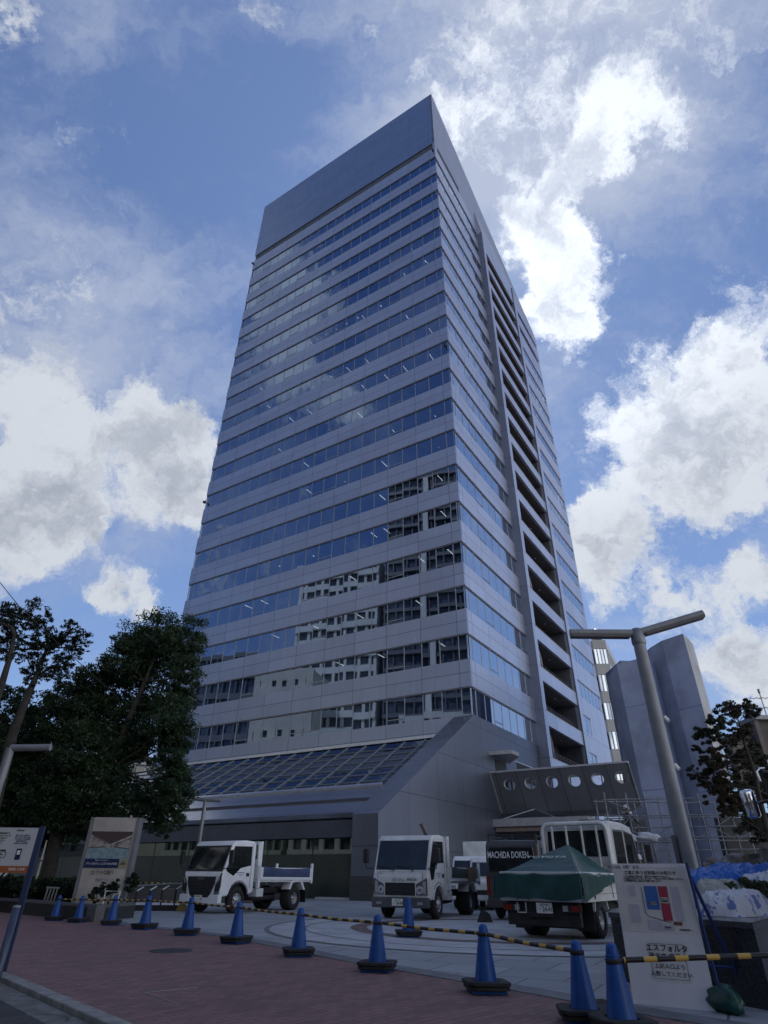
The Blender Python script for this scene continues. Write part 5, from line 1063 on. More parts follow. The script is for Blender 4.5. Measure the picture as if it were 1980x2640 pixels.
# ================================================================== SCAFFOLD
SCF = mat('scaffold_pipe', (0.20, 0.21, 0.23), 0.5, 0.5, var=0.3, vscale=5)
sc = thing('scaffold', 'open pipe scaffold in front of the blue grey shafts and under the footbridge', 'scaffold', (0, 27, 0))
def pipe(nm, *pts, r=0.03): b = MB(); b.tube(pts, r, 6); b.build(nm, SCF, sc)
for x in (9.3, 10.2, 10.95, 12.0, 13.2, 14.41, 15.6): pipe('upright', (x, 0, 0), (x, 0, 4.15 if x < 15 else 3.6)); pipe('upright', (x, 1.2, 0), (x, 1.2, 4.0 if x < 15 else 3.6))
for z in (3.92, 3.3, 3.22, 2.87, 2.5, 2.05): pipe('ledger', (9.2, 0, z-0.05), (15.9, 0, z+0.12), r=0.026)
for z in (3.92, 2.5): pipe('ledger', (9.2, 1.2, z), (15.9, 1.2, z))
for (a, c, d_, e_) in ((12.9, 3.25, 14.3, 2.5), (12.85, 2.5, 14.3, 3.25), (14.6, 3.25, 15.8, 2.5), (14.5, 2.5, 15.8, 3.1), (9.3, 3.85, 10.35, 3.5), (9.35, 2.5, 10.9, 3.8), (9.3, 3.2, 10.9, 2.4), (11.0, 2.5, 12.4, 3.25)): pipe('brace', (a, 0.03, c), (d_, 0.03, e_), r=0.02)
b = MB(); b.box(9.2, 11.2, 0.1, 1.1, 2.52, 2.57); b.build('deck', mat('deck', (0.18, 0.18, 0.17), 0.7), sc)
rg = random.Random(11)
tg = thing('pipe_stack', 'tangle of loose scaffold pipes and braces leaning behind the scaffold deck', 'pipes', (9.8, 28.6, 0))
for i in range(34):
    x = rg.uniform(-0.6, 1.5); y = rg.uniform(-0.2, 1.2); z = rg.uniform(0.6, 3.0); b = MB(); b.tube([(x, y, z), (x+rg.uniform(-0.7, 0.7), y+rg.uniform(-.2, .2), z+rg.uniform(-0.2, 0.9))], 0.018, 5); b.build('pipe', SCF, tg)
ht = thing('hoarding', 'dark site hoarding behind the scaffold under the bridge end', 'hoarding', (9.2, 30.5, 0))
b = MB(); b.box(0, 3.0, 0, 0.2, 0, 3.4); b.build('panel', mat('hoarding', (0.05, 0.055, 0.06), 0.7, var=0.4, vscale=1.2), ht)
b = MB(); b.box(0.2, 0.65, -0.05, 0.0, 2.9, 3.25); b.build('opening', mat('opening_pale', (0.4, 0.42, 0.43), 0.6), ht)
dw = thing('retaining_wall', 'dark retaining wall behind the scaffold at the right edge', 'wall', (15.7, 30.5, 0))
b = MB(); b.box(0, 12, 0, 0.6, 0, 3.55); b.build('wall', mat('dark_wall', (0.035, 0.035, 0.035), 0.8, var=0.5, vscale=1.2, bump=0.3, bscale=3), dw)
# low fence with white bundles
fc = thing('mesh_fence', 'dark vertical bar fence right of the flatbed truck', 'fence', (9.0, 25.8, 0))
b = MB()
for i in range(13): b.tube([(i*0.17, 0, 0), (i*0.17, 0, 2.3)], 0.016, 5)
b.build('bar', SCF, fc); b = MB()
b.tube([(-0.05, 0, 2.3), (2.15, 0, 2.3)], 0.03, 6); b.build('rail', SCF, fc); b = MB(); b.tube([(-0.05, 0, 0.3), (2.15, 0, 0.3)], 0.03, 6); b.build('rail', SCF, fc)
WP = mat('white_plastic_sheet', (0.55, 0.57, 0.62), 0.5, var=0.12, vscale=6, bump=0.5, bscale=9)
for i, (x, y, z, r_, lb) in enumerate(((10.37, 26.0, 2.38, 0.26, 'white plastic bundle on the right end of the bar fence'), (9.62, 26.0, 2.36, 0.22, 'white plastic bundle on the bar fence above the flatbed cab'))):
    t = thing('plastic_bundle', lb, 'bundle', (x, y, z), 0, 'white bundles on the fence'); blob('sheet', 0, 0, 0.08, r_*1.5, r_, r_*0.7, WP, t, 20+i, 0.35)

# ================================================================== WORKERS
def person(label, loc, rz, pose, shirt, pants, helmet, s=1.0):
    t = thing('person', label, 'person', loc, rz)
    V = [(0, 0, 0.92), (0, 0.01, 1.12), (0, 0.02, 1.36), (0, 0.0, 1.50), (0, -0.01, 1.60), (0, -0.01, 1.70)]
    Ed = [(0, 1), (1, 2), (2, 3), (3, 4), (4, 5)]; Rd = [0.15, 0.135, 0.155, 0.055, 0.085, 0.075]
    def chain(root, pts, rs):
        p = root
        for q, r_ in zip(pts, rs): V.append(q); Rd.append(r_); Ed.append((p, len(V)-1)); p = len(V)-1
        return p
    for sx in (-1, 1):
        chain(0, [(sx*0.10, 0, 0.86), (sx*0.12, -0.04-pose[2]*0.1*sx, 0.48), (sx*0.13, 0.02, 0.09), (sx*0.13, -0.13, 0.05)], [0.10, 0.068, 0.05, 0.045])
        ex = pose[0] if sx < 0 else pose[1]
        h = chain(2, [(sx*0.19, 0.01, 1.40), (sx*(0.26), -0.05-ex[0]*0.15, 1.14+ex[1]*0.15), (sx*(0.24), -0.12-ex[0]*0.32, 0.93+ex[1]*0.35)], [0.062, 0.045, 0.034])
        wx, wy, wz = V[h]
        for k in range(5): chain(h, [(wx+sx*(0.012*(k-2)), wy-0.04-0.005*k, wz-0.05), (wx+sx*(0.014*(k-2)), wy-0.06, wz-0.085+0.006*abs(k-2))], [0.010, 0.008])
    me = bpy.data.meshes.new('body'); me.from_pydata(V, Ed, []); o = bpy.data.objects.new('body', me); COL.objects.link(o); o.parent = t
    sk = o.modifiers.new('skin', 'SKIN'); 
    lay = me.skin_vertices[0] if me.skin_vertices else None
    if lay is None:
        bm = bmesh.new(); bm.from_mesh(me); bm.verts.layers.skin.verify(); bm.to_mesh(me); bm.free(); lay = me.skin_vertices[0]
    for i, r_ in enumerate(Rd): lay.data[i].radius = (r_, r_*0.8 if r_ > 0.1 else r_)
    lay.data[0].use_root = True
    o.modifiers.new('sub', 'SUBSURF').levels = 1; o.modifiers['sub'].render_levels = 1
    m = bpy.data.materials.new('clothing'); m.use_nodes = True; n = NT(m.node_tree); p = n.n['Principled BSDF']; p.inputs['Roughness'].default_value = 0.8
    sp = n.node('ShaderNodeSeparateXYZ'); n.link(n.node('ShaderNodeTexCoord').outputs['Object'], sp.inputs[0])
    skin = (0.32, 0.19, 0.13, 1); c = n.mix(n.m('GREATER_THAN', sp.outputs[2], 0.93), pants+(1,), shirt+(1,)); c = n.mix(n.m('GREATER_THAN', sp.outputs[2], 1.50), c, skin); c = n.mix(n.m('LESS_THAN', sp.outputs[2], 0.10), c, (0.03, 0.03, 0.03, 1))
    n.link(c, p.inputs['Base Color']); me.materials.append(m)
    b = MB(); b.lathe([(0.125, 1.66), (0.135, 1.67), (0.118, 1.70), (0.112, 1.76), (0.08, 1.81), (0, 1.83)], 18); b.add([(-0.09, -0.10, 1.675), (0.09, -0.10, 1.675), (0.07, -0.18, 1.66), (-0.07, -0.18, 1.66)], [(0, 1, 2, 3)]); b.build('helmet', helmet, t)
    b = MB()
    for sx in (-1, 1): b.lathe([(0.012, 0), (0, 0.006)], 8, c=(sx*0.032, -0.092, 1.635))
    b.build('eye', INKK, t); b = MB(); b.prism([(-0.09, 1.63), (-0.115, 1.595), (-0.09, 1.59)], 0, -0.013, 0.013); b.build('nose', mat('skin', (0.32, 0.19, 0.13), 0.6), t)
    t.scale = (s, s, s); return t
HM = mat('helmet_white', (0.7, 0.71, 0.72), 0.3, var=0.05)
person('worker in dark clothes and a white helmet standing on the scaffold deck', (10.35, 27.6, 2.57-0.55), R(20), ((1, 1), (0.6, 0.4), 0.5), (0.03, 0.035, 0.05), (0.03, 0.035, 0.05), HM, 0.95)
person('worker in dark clothes and a white helmet standing right of the flatbed cab', (9.55, 25.2, 0.004), R(-30), ((0.8, 0.8), (1, 1), 0.3), (0.025, 0.03, 0.045), (0.04, 0.04, 0.05), HM, 1.02)

# ================================================================== RIGHT PLANTER WITH COVERED HEAP
gr = thing('granite_planter', 'polished dark granite planter box under the blue sheet at the right', 'planter', (0, 0, 0))
DG = mat('polished_granite', (0.022, 0.024, 0.03), 0.28, var=0.5, vscale=40, spec=0.5)
PG_ = [(2.95, 9.1), (3.49, 7.72), (3.75, 7.19), (4.41, 8.08), (9.0, 14.0), (7.5, 16.0), (3.3, 10.0)]
b = MB(); b.prism(PG_, 2, 0, 0.64); b.build('side', DG, gr)
cen = (5.4, 10.8); b = MB(); b.prism([(cen[0]+(x-cen[0])*1.012, cen[1]+(y-cen[1])*1.012) for x, y in PG_], 2, 0.64, 0.70); b.build('coping', mat('granite_top', (0.05, 0.053, 0.06), 0.25, var=0.4, vscale=40), gr, bevel=0.006)
def sheet(name, label, cat, cx, cy, z0, rx, ry, hgt, rot, m, seed, sharp=1.0, group=None):
    t = thing(name, label, cat, (cx, cy, z0), rot, group); rg = random.Random(seed); ph = [rg.uniform(0, 6.28) for _ in range(8)]; n = 70; vs = []
    for i in range(n+1):
        for j in range(n+1):
            u, v = i/n*2-1, j/n*2-1; r_ = min(1, (abs(u)**3+abs(v)**3)**(1/3)); e = max(0, 1-r_**2.6); P_ = Vector((u*rx*5+seed*7.1, v*ry*5, seed*1.7)); Q_ = Vector((P_.x*2.3+u, P_.y*2.3, 3.0))
            q1 = mnoise.noise(P_*0.55); q2 = 1-2*abs(mnoise.noise(P_*1.1+Vector((q1, 0, 0)))); q3 = 1-2*abs(mnoise.noise(Q_)); q4 = mnoise.noise(Q_*2.1)
            q5 = 1-2*abs(mnoise.noise(Vector((P_.x*1.4+P_.y*2.6, P_.y*0.5, seed)))); z = hgt*(e**0.4)*(0.86+0.22*q1)+sharp*(0.030*q2+0.030*q5+0.022*q3+0.012*q4)*min(1, e*2.5)
            vs.append((u*rx*(1+0.06*math.sin(7*v+ph[0])), v*ry*(1+0.06*math.sin(6*u+ph[1])), max(0.0, z)+0.003))
    b = MB(); b.add(vs, [(i*(n+1)+j, (i+1)*(n+1)+j, (i+1)*(n+1)+j+1, i*(n+1)+j+1) for i in range(n) for j in range(n)], True); b.build('sheet', m, t); return t
BT = mat('blue_tarp', (0.015, 0.11, 0.42), 0.38, var=0.45, vscale=5, bump=0.4, bscale=7); WB = mat('white_sack', (0.56, 0.58, 0.64), 0.5, var=0.18, vscale=5, bump=0.5, bscale=8); CB = mat('cream_sack', (0.40, 0.39, 0.35), 0.6, var=0.2, vscale=6, bump=0.4, bscale=8)
def blotch(name, a, b_, thr, sc_, rough=0.5):
    m = bpy.data.materials.new(name); m.use_nodes = True; t = NT(m.node_tree); p = t.n['Principled BSDF']; p.inputs['Roughness'].default_value = rough
    c = t.node('ShaderNodeTexCoord').outputs['Object']; f = t.sstep(t.noise(c, sc_, 3, 0.6, 0.8).outputs['Fac'], thr, thr+0.05)
    t.link(t.mix(f, a+(1,), b_+(1,)), p.inputs['Base Color'])
    bn = t.node('ShaderNodeBump'); bn.inputs['Strength'].default_value = 0.6; bn.inputs['Distance'].default_value = 0.02
    t.link(t.noise(c, 11, 4, 0.6, 1.0).outputs['Fac'], bn.inputs['Height']); t.link(bn.outputs[0], p.inputs['Normal']); return m
WB = blotch('printed_white_sack', (0.62, 0.64, 0.68), (0.14, 0.20, 0.42), 0.56, 6.0); BT = blotch('blue_tarp_sheet', (0.012, 0.12, 0.48), (0.10, 0.22, 0.55), 0.58, 5.0, 0.35)
sheet('blue_sheet', 'crumpled bright blue plastic sheet covering the top of the heap', 'plastic sheet', 5.4, 10.3, 0.70, 1.0, 0.55, 0.54, 0.25, BT, 1, 1.6)
sheet('blue_sheet', 'smaller blue sheet on the left end of the heap beside the lamp post', 'plastic sheet', 4.55, 9.7, 0.70, 0.42, 0.3, 0.47, 0.1, BT, 2, 1.2)
sheet('sack', 'cream coloured sack below the blue sheet on the granite planter', 'sack', 4.55, 9.3, 0.70, 0.36, 0.24, 0.36, 0.3, CB, 3, 1.2, group='sacks heaped on the planter')
sheet('sack', 'white and blue sack at the front left of the heap on the planter', 'sack', 4.16, 8.45, 0.70, 0.32, 0.30, 0.17, 0.6, WB, 4, 1.5, group='sacks heaped on the planter')
sheet('sack', 'crumpled white sack at the front right of the heap on the planter', 'sack', 4.62, 8.95, 0.70, 0.36, 0.30, 0.20, 0.9, WB, 5, 1.5, group='sacks heaped on the planter')
sheet('sack', 'white sack at the right edge just under the blue sheet', 'sack', 5.25, 9.5, 0.70, 0.40, 0.26, 0.42, 0.5, WB, 6, 1.4, group='sacks heaped on the planter')
b = thing('earth_pile', 'small pile of dark earth and leaves at the foot of the notice board', 'earth pile', (2.15, 7.35, 0.004)); blob('soil', 0, 0, 0.0, 0.20, 0.12, 0.035, mat('soil', (0.05, 0.04, 0.035), 0.95, var=0.5, vscale=30, bump=1, bscale=40), b, 8, 0.5, flat=0.0)
rb = thing('rubble_heap', 'pale broken concrete rubble heap behind the planter', 'rubble', (11.5, 22.0, 0))
RBM = mat('rubble', (0.17, 0.165, 0.155), 0.85, var=0.4, vscale=2.5, bump=0.6, bscale=10)
rg = random.Random(5)
for i in range(26):
    x = rg.uniform(-1.0, 1.6); h = 1.2+0.45*(x+1)/2.6*1.2; bb = MB(); s_ = rg.uniform(0.25, 0.5); c_ = (x, rg.uniform(-0.4, 0.6), rg.uniform(0.2, h))
    bb.M = Matrix.Translation(c_) @ Euler((rg.uniform(0, 3), rg.uniform(0, 3), rg.uniform(0, 3))).to_matrix().to_4x4(); bb.box(-s_, s_, -s_*0.6, s_*0.6, -s_*0.4, s_*0.4); bb.build('chunk', RBM, rb, bevel=0.04, seg=1)
b = MB(); b.prism([(-1.1, 0), (1.8, 0), (1.7, 1.85), (0.3, 1.8), (-0.3, 1.5), (-0.9, 1.3)], 1, 0.3, 1.2); b.build('core', RBM, rb)
# chrome mirror of a truck standing outside the frame
mt = thing('parked_truck', 'dark truck cut by the right edge with a chrome wing mirror in view', 'truck', (6.75, 10.2, 0), 0)
b = MB(); b.box(0, 2.0, -1.8, 0, 0.5, 2.9); b.build('cab', mat('dark_blue_paint', (0.02, 0.03, 0.06), 0.3), mt, bevel=0.08)
b = MB(); b.box(0.05, 1.95, -7.0, -2.0, 0.9, 2.6); b.build('cargo_body', STL, mt, bevel=0.02); b = MB(); b.prism([(0.15, 1.5), (1.85, 1.5), (1.8, 2.6), (0.2, 2.6)], 1, -0.01, 0.02); b.build('windshield', VG, mt)
for y in (-0.9, -5.2): 
    for x in (0.15, 1.85): b = MB(); b.lathe([(0.2, -0.12), (0.45, -0.12), (0.45, 0.12), (0.2, 0.12)], 24, c=(x, y, 0.45), axis=0); b.build('wheel', TYRE, mt)
mm = bpy.data.objects.new('wing_mirror', None); COL.objects.link(mm); mm.parent = mt; mm.location = (-1.08, -0.2, 2.06); mm.rotation_euler = (0, R(-4), 0)
b = MB(); b.lathe([(0.0, -0.20), (0.07, -0.195), (0.095, -0.17), (0.10, 0.16), (0.08, 0.195), (0, 0.205)], 22); b.build('mirror_head', CHR, mm)
b = MB(); b.tube([(0.07, 0, -0.02), (0.25, 0.05, 0.02), (1.1, 0.1, 0.0)], 0.025, 8); b.tube([(0.35, 0.0, 0.42), (1.1, 0.1, 0.35)], 0.04, 8); b.tube([(0.35, 0, -0.2), (0.35, 0.05, 0.45)], 0.02, 8); b.build('mirror_arm', BLK, mm)
b = MB(); b.tube([(0.28, 0, 0.30), (0.28, 0, 0.44), (0.34, 0, 0.48), (0.42, 0, 0.48)], 0.018, 8); b.tube([(0.52, 0, 0.42), (0.53, 0, 0.58), (0.60, 0, 0.66), (0.72, 0, 0.68)], 0.022, 8); b.build('chrome_rim', CHR, mm)

# ================================================================== LEFT SIDE: planter, steps, rails
pw = thing('planter_wall', 'low grey granite planter wall behind the leftmost cones', 'planter')
GW = mat('planter_granite', (0.10, 0.10, 0.105), 0.5, var=0.35, vscale=25)
PL_ = [(-16, 25.6), (-11.26, 21.9), (-7.33, 18.4), (-6.98, 20.3), (-8.2, 22.5), (-14, 28)]
b = MB(); b.prism(PL_, 2, 0, 0.30); b.build('soil_bed', mat('bed_soil', (0.04, 0.035, 0.03), 0.95, var=0.4, vscale=8), pw)
for i in range(1, 4): pass
b = MB()
for i in (0, 1, 2):
    p, q = Vector(PL_[i]), Vector(PL_[i+1]); d = (q-p).normalized(); n = Vector((d.y, -d.x)) if i < 2 else Vector((d.y, -d.x)); p2, q2 = p, q
    b.prism([(p2.x, p2.y), (q2.x, q2.y), (q2.x-n.x*0.25, q2.y-n.y*0.25), (p2.x-n.x*0.25, p2.y-n.y*0.25)], 2, -0.001+0.002*i, 0.36+0.002*i)
b.build('stone_wall', GW, pw)
stp = thing('steps', 'flight of pale stone steps behind the sloping handrail', 'steps', (-8.6, 27.6, 0.006), R(8))
b = MB()
for i in range(7): b.box(-2.2, 2.4, -1.2+i*0.62, -1.2+i*0.62+0.50, 0, 0.012)
b.build('tread', mat('pale_step', (0.55, 0.56, 0.58), 0.5, var=0.1), stp)
hr = thing('handrail', 'steel handrail on dark posts with a black base beam left of the left truck', 'handrail', (0, 0, 0))
b = MB(); b.tube([(-8.45, 23.9, 0.70), (-7.9, 24.6, 0.75), (-7.43, 25.2, 0.78), (-6.9, 25.4, 0.77)], 0.025, 10); b.build('rail', STL, hr)
for i, (x, y, h) in enumerate(((-8.35, 24.2, 0.56), (-8.0, 24.5, 0.58), (-7.6, 24.6, 0.6), (-7.15, 24.7, 0.62))):
    b = MB(); b.tube([(x, y, 0), (x-0.02, y, h)], 0.028, 6); b.build('post', CHAS, hr); b = MB(); b.tube([(x-0.02, y, h), (x+0.16, y+0.1, h+0.12)], 0.026, 6); b.build('bracket', mat('bright_bracket', (0.65, 0.66, 0.68), 0.3, 0.5), hr)
b = MB(); b.box(-0.7, 0.7, -0.12, 0.12, 0, 0.16); o = b.build('base_beam', RUB, hr); o.location = (-7.6, 24.2, 0.004); o.rotation_euler = (0, 0, R(12))
lw = thing('low_wall', 'low dark wall crossing behind the handrail with a striped band on top', 'wall', (-9.5, 31.5, 0))
b = MB(); b.box(-3, 4.2, 0, 0.3, 0, 0.52); b.build('wall', GW, lw); b = MB(); b.tube([(-3, -0.05, 0.72), (4.2, -0.05, 0.72)], 0.03, 6); b.build('striped_band', BARM, lw)
wr = thing('bicycle_rail', 'white inverted U rail in front of the pylon foot', 'rail', (-7.2, 18.9, 0.0), 0.2)
b = MB(); b.tube([(-0.17, 0, 0.3), (-0.17, 0, 0.66), (0.2, 0, 0.66), (0.17, 0, 0.0)], 0.022, 8, smooth=False); b.build('tube', mat('white_tube', (0.5, 0.51, 0.5), 0.4), wr)
ps = thing('pipe_stand', 'pale standing pipes beside the hedge left of the pylon', 'pipes', (-10.05, 21.5, 0.3))
b = MB()
for i in range(4): b.tube([(-0.15+i*0.1, 0, 0), (-0.13+i*0.1, 0, 0.38)], 0.022, 6)
b.tube([(-0.18, 0, 0.38), (0.22, 0, 0.37)], 0.025, 6); b.build('pipe', mat('pale_pipe', (0.28, 0.27, 0.25), 0.7, var=0.3), ps)
pt = thing('marker_pole', 'thin pale pole standing by the hedge right of the guide sign', 'pole', (-11.84, 24.0, 0.3)); b = MB(); b.tube([(0, 0, 0), (-0.01, 0, 1.2), (-0.01, 0, 1.75)], [0.04, 0.035, 0.02], 8); b.build('shaft', mat('pale_pole', (0.36, 0.35, 0.30), 0.6, var=0.3), pt); b = MB(); b.lathe([(0.045, 1.1), (0.045, 1.14)], 8); b.build('band', BLK, pt)
wv = thing('plastic_weight', 'yellow barrier foot lying left of the left dump truck', 'barrier foot', (-6.75, 24.3, 0.004)); b = MB(); b.prism([(-0.2, 0), (0.2, 0), (0.08, 0.22), (-0.08, 0.22)], 1, -0.1, 0.1); b.build('foot', mat('dull_yellow', (0.35, 0.26, 0.06), 0.6, var=0.2), wv, bevel=0.02)
cb = thing('overhead_cable', 'thin overhead cable with small twigs above the left tree', 'cable', (0, 0, 0)); b = MB(); b.tube([(-15.8, 18.6, 11.6), (-14.19, 20, 10.18), (-13.19, 20.0, 9.27), (-12.2, 21.5, 8.4), (-10.5, 24, 7.0)], 0.014, 5); b.build('wire', BLK, cb)

# ================================================================== TREES
def leafmat(name, c1, c2, tr=0.25):
    m = bpy.data.materials.new(name); m.use_nodes = True; t = NT(m.node_tree); t.n.clear()
    c = t.node('ShaderNodeTexCoord').outputs['Object']; nz = t.noise(c, 1.1, 4, 0.6).outputs['Fac']; n2 = t.noise(c, 9.0, 2, 0.5).outputs['Fac']
    col = t.mix(t.sstep(t.m('ADD', t.m('MULTIPLY', nz, 0.6), t.m('MULTIPLY', n2, 0.4)), 0.38, 0.62), c1+(1,), c2+(1,))
    d = t.node('ShaderNodeBsdfDiffuse'); t.link(col, d.inputs[0]); tl = t.node('ShaderNodeBsdfTranslucent'); t.link(col, tl.inputs[0]); g = t.node('ShaderNodeBsdfGlossy'); g.inputs['Roughness'].default_value = 0.45; g.inputs[0].default_value = (0.3, 0.32, 0.35, 1)
    a = t.node('ShaderNodeMixShader'); a.inputs[0].default_value = tr; t.link(d.outputs[0], a.inputs[1]); t.link(tl.outputs[0], a.inputs[2])
    e = t.node('ShaderNodeMixShader'); e.inputs[0].default_value = 0.07; t.link(a.outputs[0], e.inputs[1]); t.link(g.outputs[0], e.inputs[2])
    o = t.node('ShaderNodeOutputMaterial'); t.link(e.outputs[0], o.inputs[0]); return m
def leaves(name, blobs, dens, size, m, parent, seed, flat=1.0, sub=26, elong=1.0, fill=1.0):
    rg = np.random.default_rng(seed); P = []
    for (x, y, z, r) in blobs:
        k = max(6, int(sub*(0.5+r))); d = rg.normal(size=(k, 3)); d /= np.linalg.norm(d, axis=1)[:, None]; cc = d*(rg.uniform(0.1, 1.0, (k, 1))**0.5)*r*fill*np.array([1, 1, 0.9*flat]); sr = r*rg.uniform(0.20, 0.46, k)
        n = int(dens*r*r*r**(-0.2)); idx = rg.integers(0, k, n); q = rg.normal(size=(n, 3)); q /= np.linalg.norm(q, axis=1)[:, None]
        q = q*(rg.uniform(0, 1, (n, 1))**0.45)*sr[idx][:, None]*np.array([1.15, 1.15, 0.7]); P.append(np.array([x, y, z])+cc[idx]+q)
    P = np.concatenate(P); N = len(P); a = rg.normal(size=(N, 3)); a /= np.linalg.norm(a, axis=1)[:, None]; b_ = np.cross(a, rg.normal(size=(N, 3))); b_ /= np.linalg.norm(b_, axis=1)[:, None]
    s = size*rg.uniform(0.6, 1.35, (N, 1)); a = a*s*elong; b_ = b_*s*0.5
    V = np.stack([P-a, P+b_, P+a, P-b_], 1).reshape(-1, 3)
    me = bpy.data.meshes.new(name); me.vertices.add(4*N); me.vertices.foreach_set('co', V.astype(np.float32).ravel()); me.loops.add(4*N); me.loops.foreach_set('vertex_index', np.arange(4*N, dtype=np.int32)); me.polygons.add(N)
    me.polygons.foreach_set('loop_start', np.arange(0, 4*N, 4, dtype=np.int32)); me.polygons.foreach_set('loop_total', np.full(N, 4, dtype=np.int32)); me.update(calc_edges=True); me.materials.append(m)
    o = bpy.data.objects.new(name, me); COL.objects.link(o); o.parent = parent; return o
BARK = mat('bark', (0.035, 0.03, 0.026), 0.9, var=0.4, vscale=6, bump=0.6, bscale=18)
def limbs(parent, trunk, radii, blobs, r0, seed, frac=1.0, name='trunk'):
    rg = random.Random(seed); b = MB(); b.tube(trunk, radii, 10); b.build('trunk', BARK, parent); b = MB(); T = [Vector(p) for p in trunk]
    for (x, y, z, r) in blobs:
        if rg.random() > frac: continue
        c = Vector((x, y, z)); best = min(T, key=lambda p: (p-c).length+max(0, p.z-c.z)*1.5); mid = best.lerp(c, 0.5)+Vector((rg.uniform(-.12, .12), rg.uniform(-.12, .12), -0.06*(c-best).length)); L_ = (c-best).length
        b.tube([best, mid, c], [r0*min(1, 0.4+L_*0.25), r0*0.55, r0*0.22], 6)
        for k in range(4):
            e = c+Vector((rg.gauss(0, 1), rg.gauss(0, 1), rg.gauss(0.3, 0.7))).normalized()*r*0.9; b.tube([mid.lerp(c, 0.6), c.lerp(e, 0.5)+Vector((0, 0, 0.03)), e], [r0*0.3, r0*0.18, r0*0.06], 4)
    b.build('limb', BARK, parent)
TA = [(-10.49,26.0,10.32,1.06),(-9.31,26.5,10.38,0.94),(-11.34,26.0,9.43,0.91),(-10.14,27.0,9.36,1.01),(-8.55,25.5,8.53,0.69),(-11.72,26.0,8.83,0.71),(-9.0,26.0,7.47,0.75),(-10.47,27.0,7.51,0.52),(-8.69,25.2,6.51,0.84),(-8.51,26.0,5.93,0.55),(-9.76,26.5,5.89,0.8),(-11.03,27.0,6.57,0.96),(-8.58,25.5,4.67,0.69),(-7.86,25.0,3.78,0.62),(-9.09,26.0,3.56,0.69),(-9.66,25.5,3.1,0.72),(-8.27,25.5,2.87,0.55),(-8.14,26.0,4.31,0.47),(-11.35,27.5,8.61,0.74)]
TB = [(-13.06,26.5,8.25,0.78),(-14.18,27.5,7.92,0.92),(-12.91,27.5,8.13,0.87),(-13.02,26.5,6.75,1.0),(-12.26,27.3,6.93,0.97),(-13.94,26.5,6.44,0.94),(-11.98,25.5,5.4,1.0),(-11.34,26.5,5.29,0.92),(-14.86,27.5,5.84,0.96),(-13.11,26.5,4.71,1.02),(-11.32,25.5,4.06,0.91),(-10.88,26.5,4.18,0.72),(-12.4,26.5,3.26,0.88),(-13.13,26.0,3.57,0.86),(-10.94,26.0,2.93,0.68),(-11.9,26.5,2.75,0.69),(-10.92,26.5,5.59,0.73)]
TC = [(-16.87,27.5,7.24,0.98),(-15.97,27.5,6.31,0.96),(-16.01,27.5,5.12,1.0),(-15.04,27.5,4.43,0.93),(-15.65,27.5,3.7,0.91),(-14.55,27.5,3.33,0.78),(-15.17,27.5,7.45,0.53),(-15.09,27.5,2.79,0.77),(-14.1,27.5,2.48,0.71),(-15.36,27.5,2.36,0.7),(-13.24,27.5,2.59,0.59),(-17.6,27.8,5.6,0.9),(-17.2,27.6,4.0,0.9)]
TDk = [(-14.7,23.0,10.38,0.36),(-14.04,23.0,9.82,0.41),(-14.99,23.0,9.81,0.35),(-15.52,23.0,10.31,0.3),(-15.74,23.0,10.24,0.36),(-12.67,23.0,9.58,0.27),(-12.21,23.0,9.22,0.26),(-12.09,23.0,8.8,0.23),(-12.8,23.0,9.03,0.35),(-13.32,23.0,9.21,0.29),(-13.31,23.0,8.78,0.41),(-14.04,23.0,9.08,0.41),(-13.2,23.0,8.08,0.34),(-12.45,23.0,8.44,0.29),(-15.06,23.0,8.64,0.29),(-12.74,23.0,7.68,0.28),(-14.18,23.0,8.42,0.35),(-14.98,23.0,9.25,0.35),(-12.6,23.0,7.97,0.26),(-13.57,23.0,7.61,0.34),(-15.43,23.0,9.37,0.29)]
TE_ = None
TE = [(9.13,16.0,4.81,0.22),(9.84,16.5,5.01,0.26),(9.81,16.0,4.91,0.18),(8.57,15.6,4.56,0.18),(8.37,16.0,4.3,0.19),(8.35,15.6,4.14,0.2),(8.84,16.0,4.16,0.24),(9.22,16.0,4.25,0.2),(9.46,16.0,4.32,0.2),(8.39,16.0,3.59,0.27),(8.36,15.5,3.37,0.26),(8.13,16.0,3.22,0.2),(8.25,16.0,2.88,0.22),(8.89,16.5,3.06,0.27),(8.47,16.0,2.61,0.2),(8.12,16.0,3.91,0.1),(7.85,16.0,3.38,0.1),(8.22,16.0,3.65,0.13),(9.44,16.5,3.83,0.22),(10.14,17.0,4.07,0.26),(9.85,17.2,3.33,0.28),(10.28,17.2,3.64,0.29),(8.75,16.0,2.72,0.22),(10.04,17.5,2.91,0.32),(10.65,17.8,3.26,0.33),(8.47,16.0,3.11,0.2),(10.2,17.6,2.3,0.35),(9.5,17.4,2.5,0.3)]
L1 = leafmat('camphor_leaf', (0.016, 0.036, 0.018), (0.048, 0.082, 0.032), 0.3); L2 = leafmat('dark_leaf', (0.010, 0.017, 0.010), (0.022, 0.033, 0.015)); L3 = leafmat('reddish_leaf', (0.028, 0.042, 0.022), (0.070, 0.055, 0.034), 0.35); L4 = leafmat('hedge_leaf', (0.014, 0.026, 0.013), (0.034, 0.052, 0.022))
def tree(label, blobs, trunk, radii, dens, size, m, seed, r0, name='broadleaf_tree', **kw):
    bx, by = trunk[0][0], trunk[0][1]; t = thing(name, label, 'tree', (bx, by, 0))
    bl = [(x-bx, y-by, z, r) for x, y, z, r in blobs]; tr = [(x-bx, y-by, z) for x, y, z in trunk]
    limbs(t, tr, radii, bl, r0, seed); leaves('crown', bl, dens, size, m, t, seed, **kw); return t
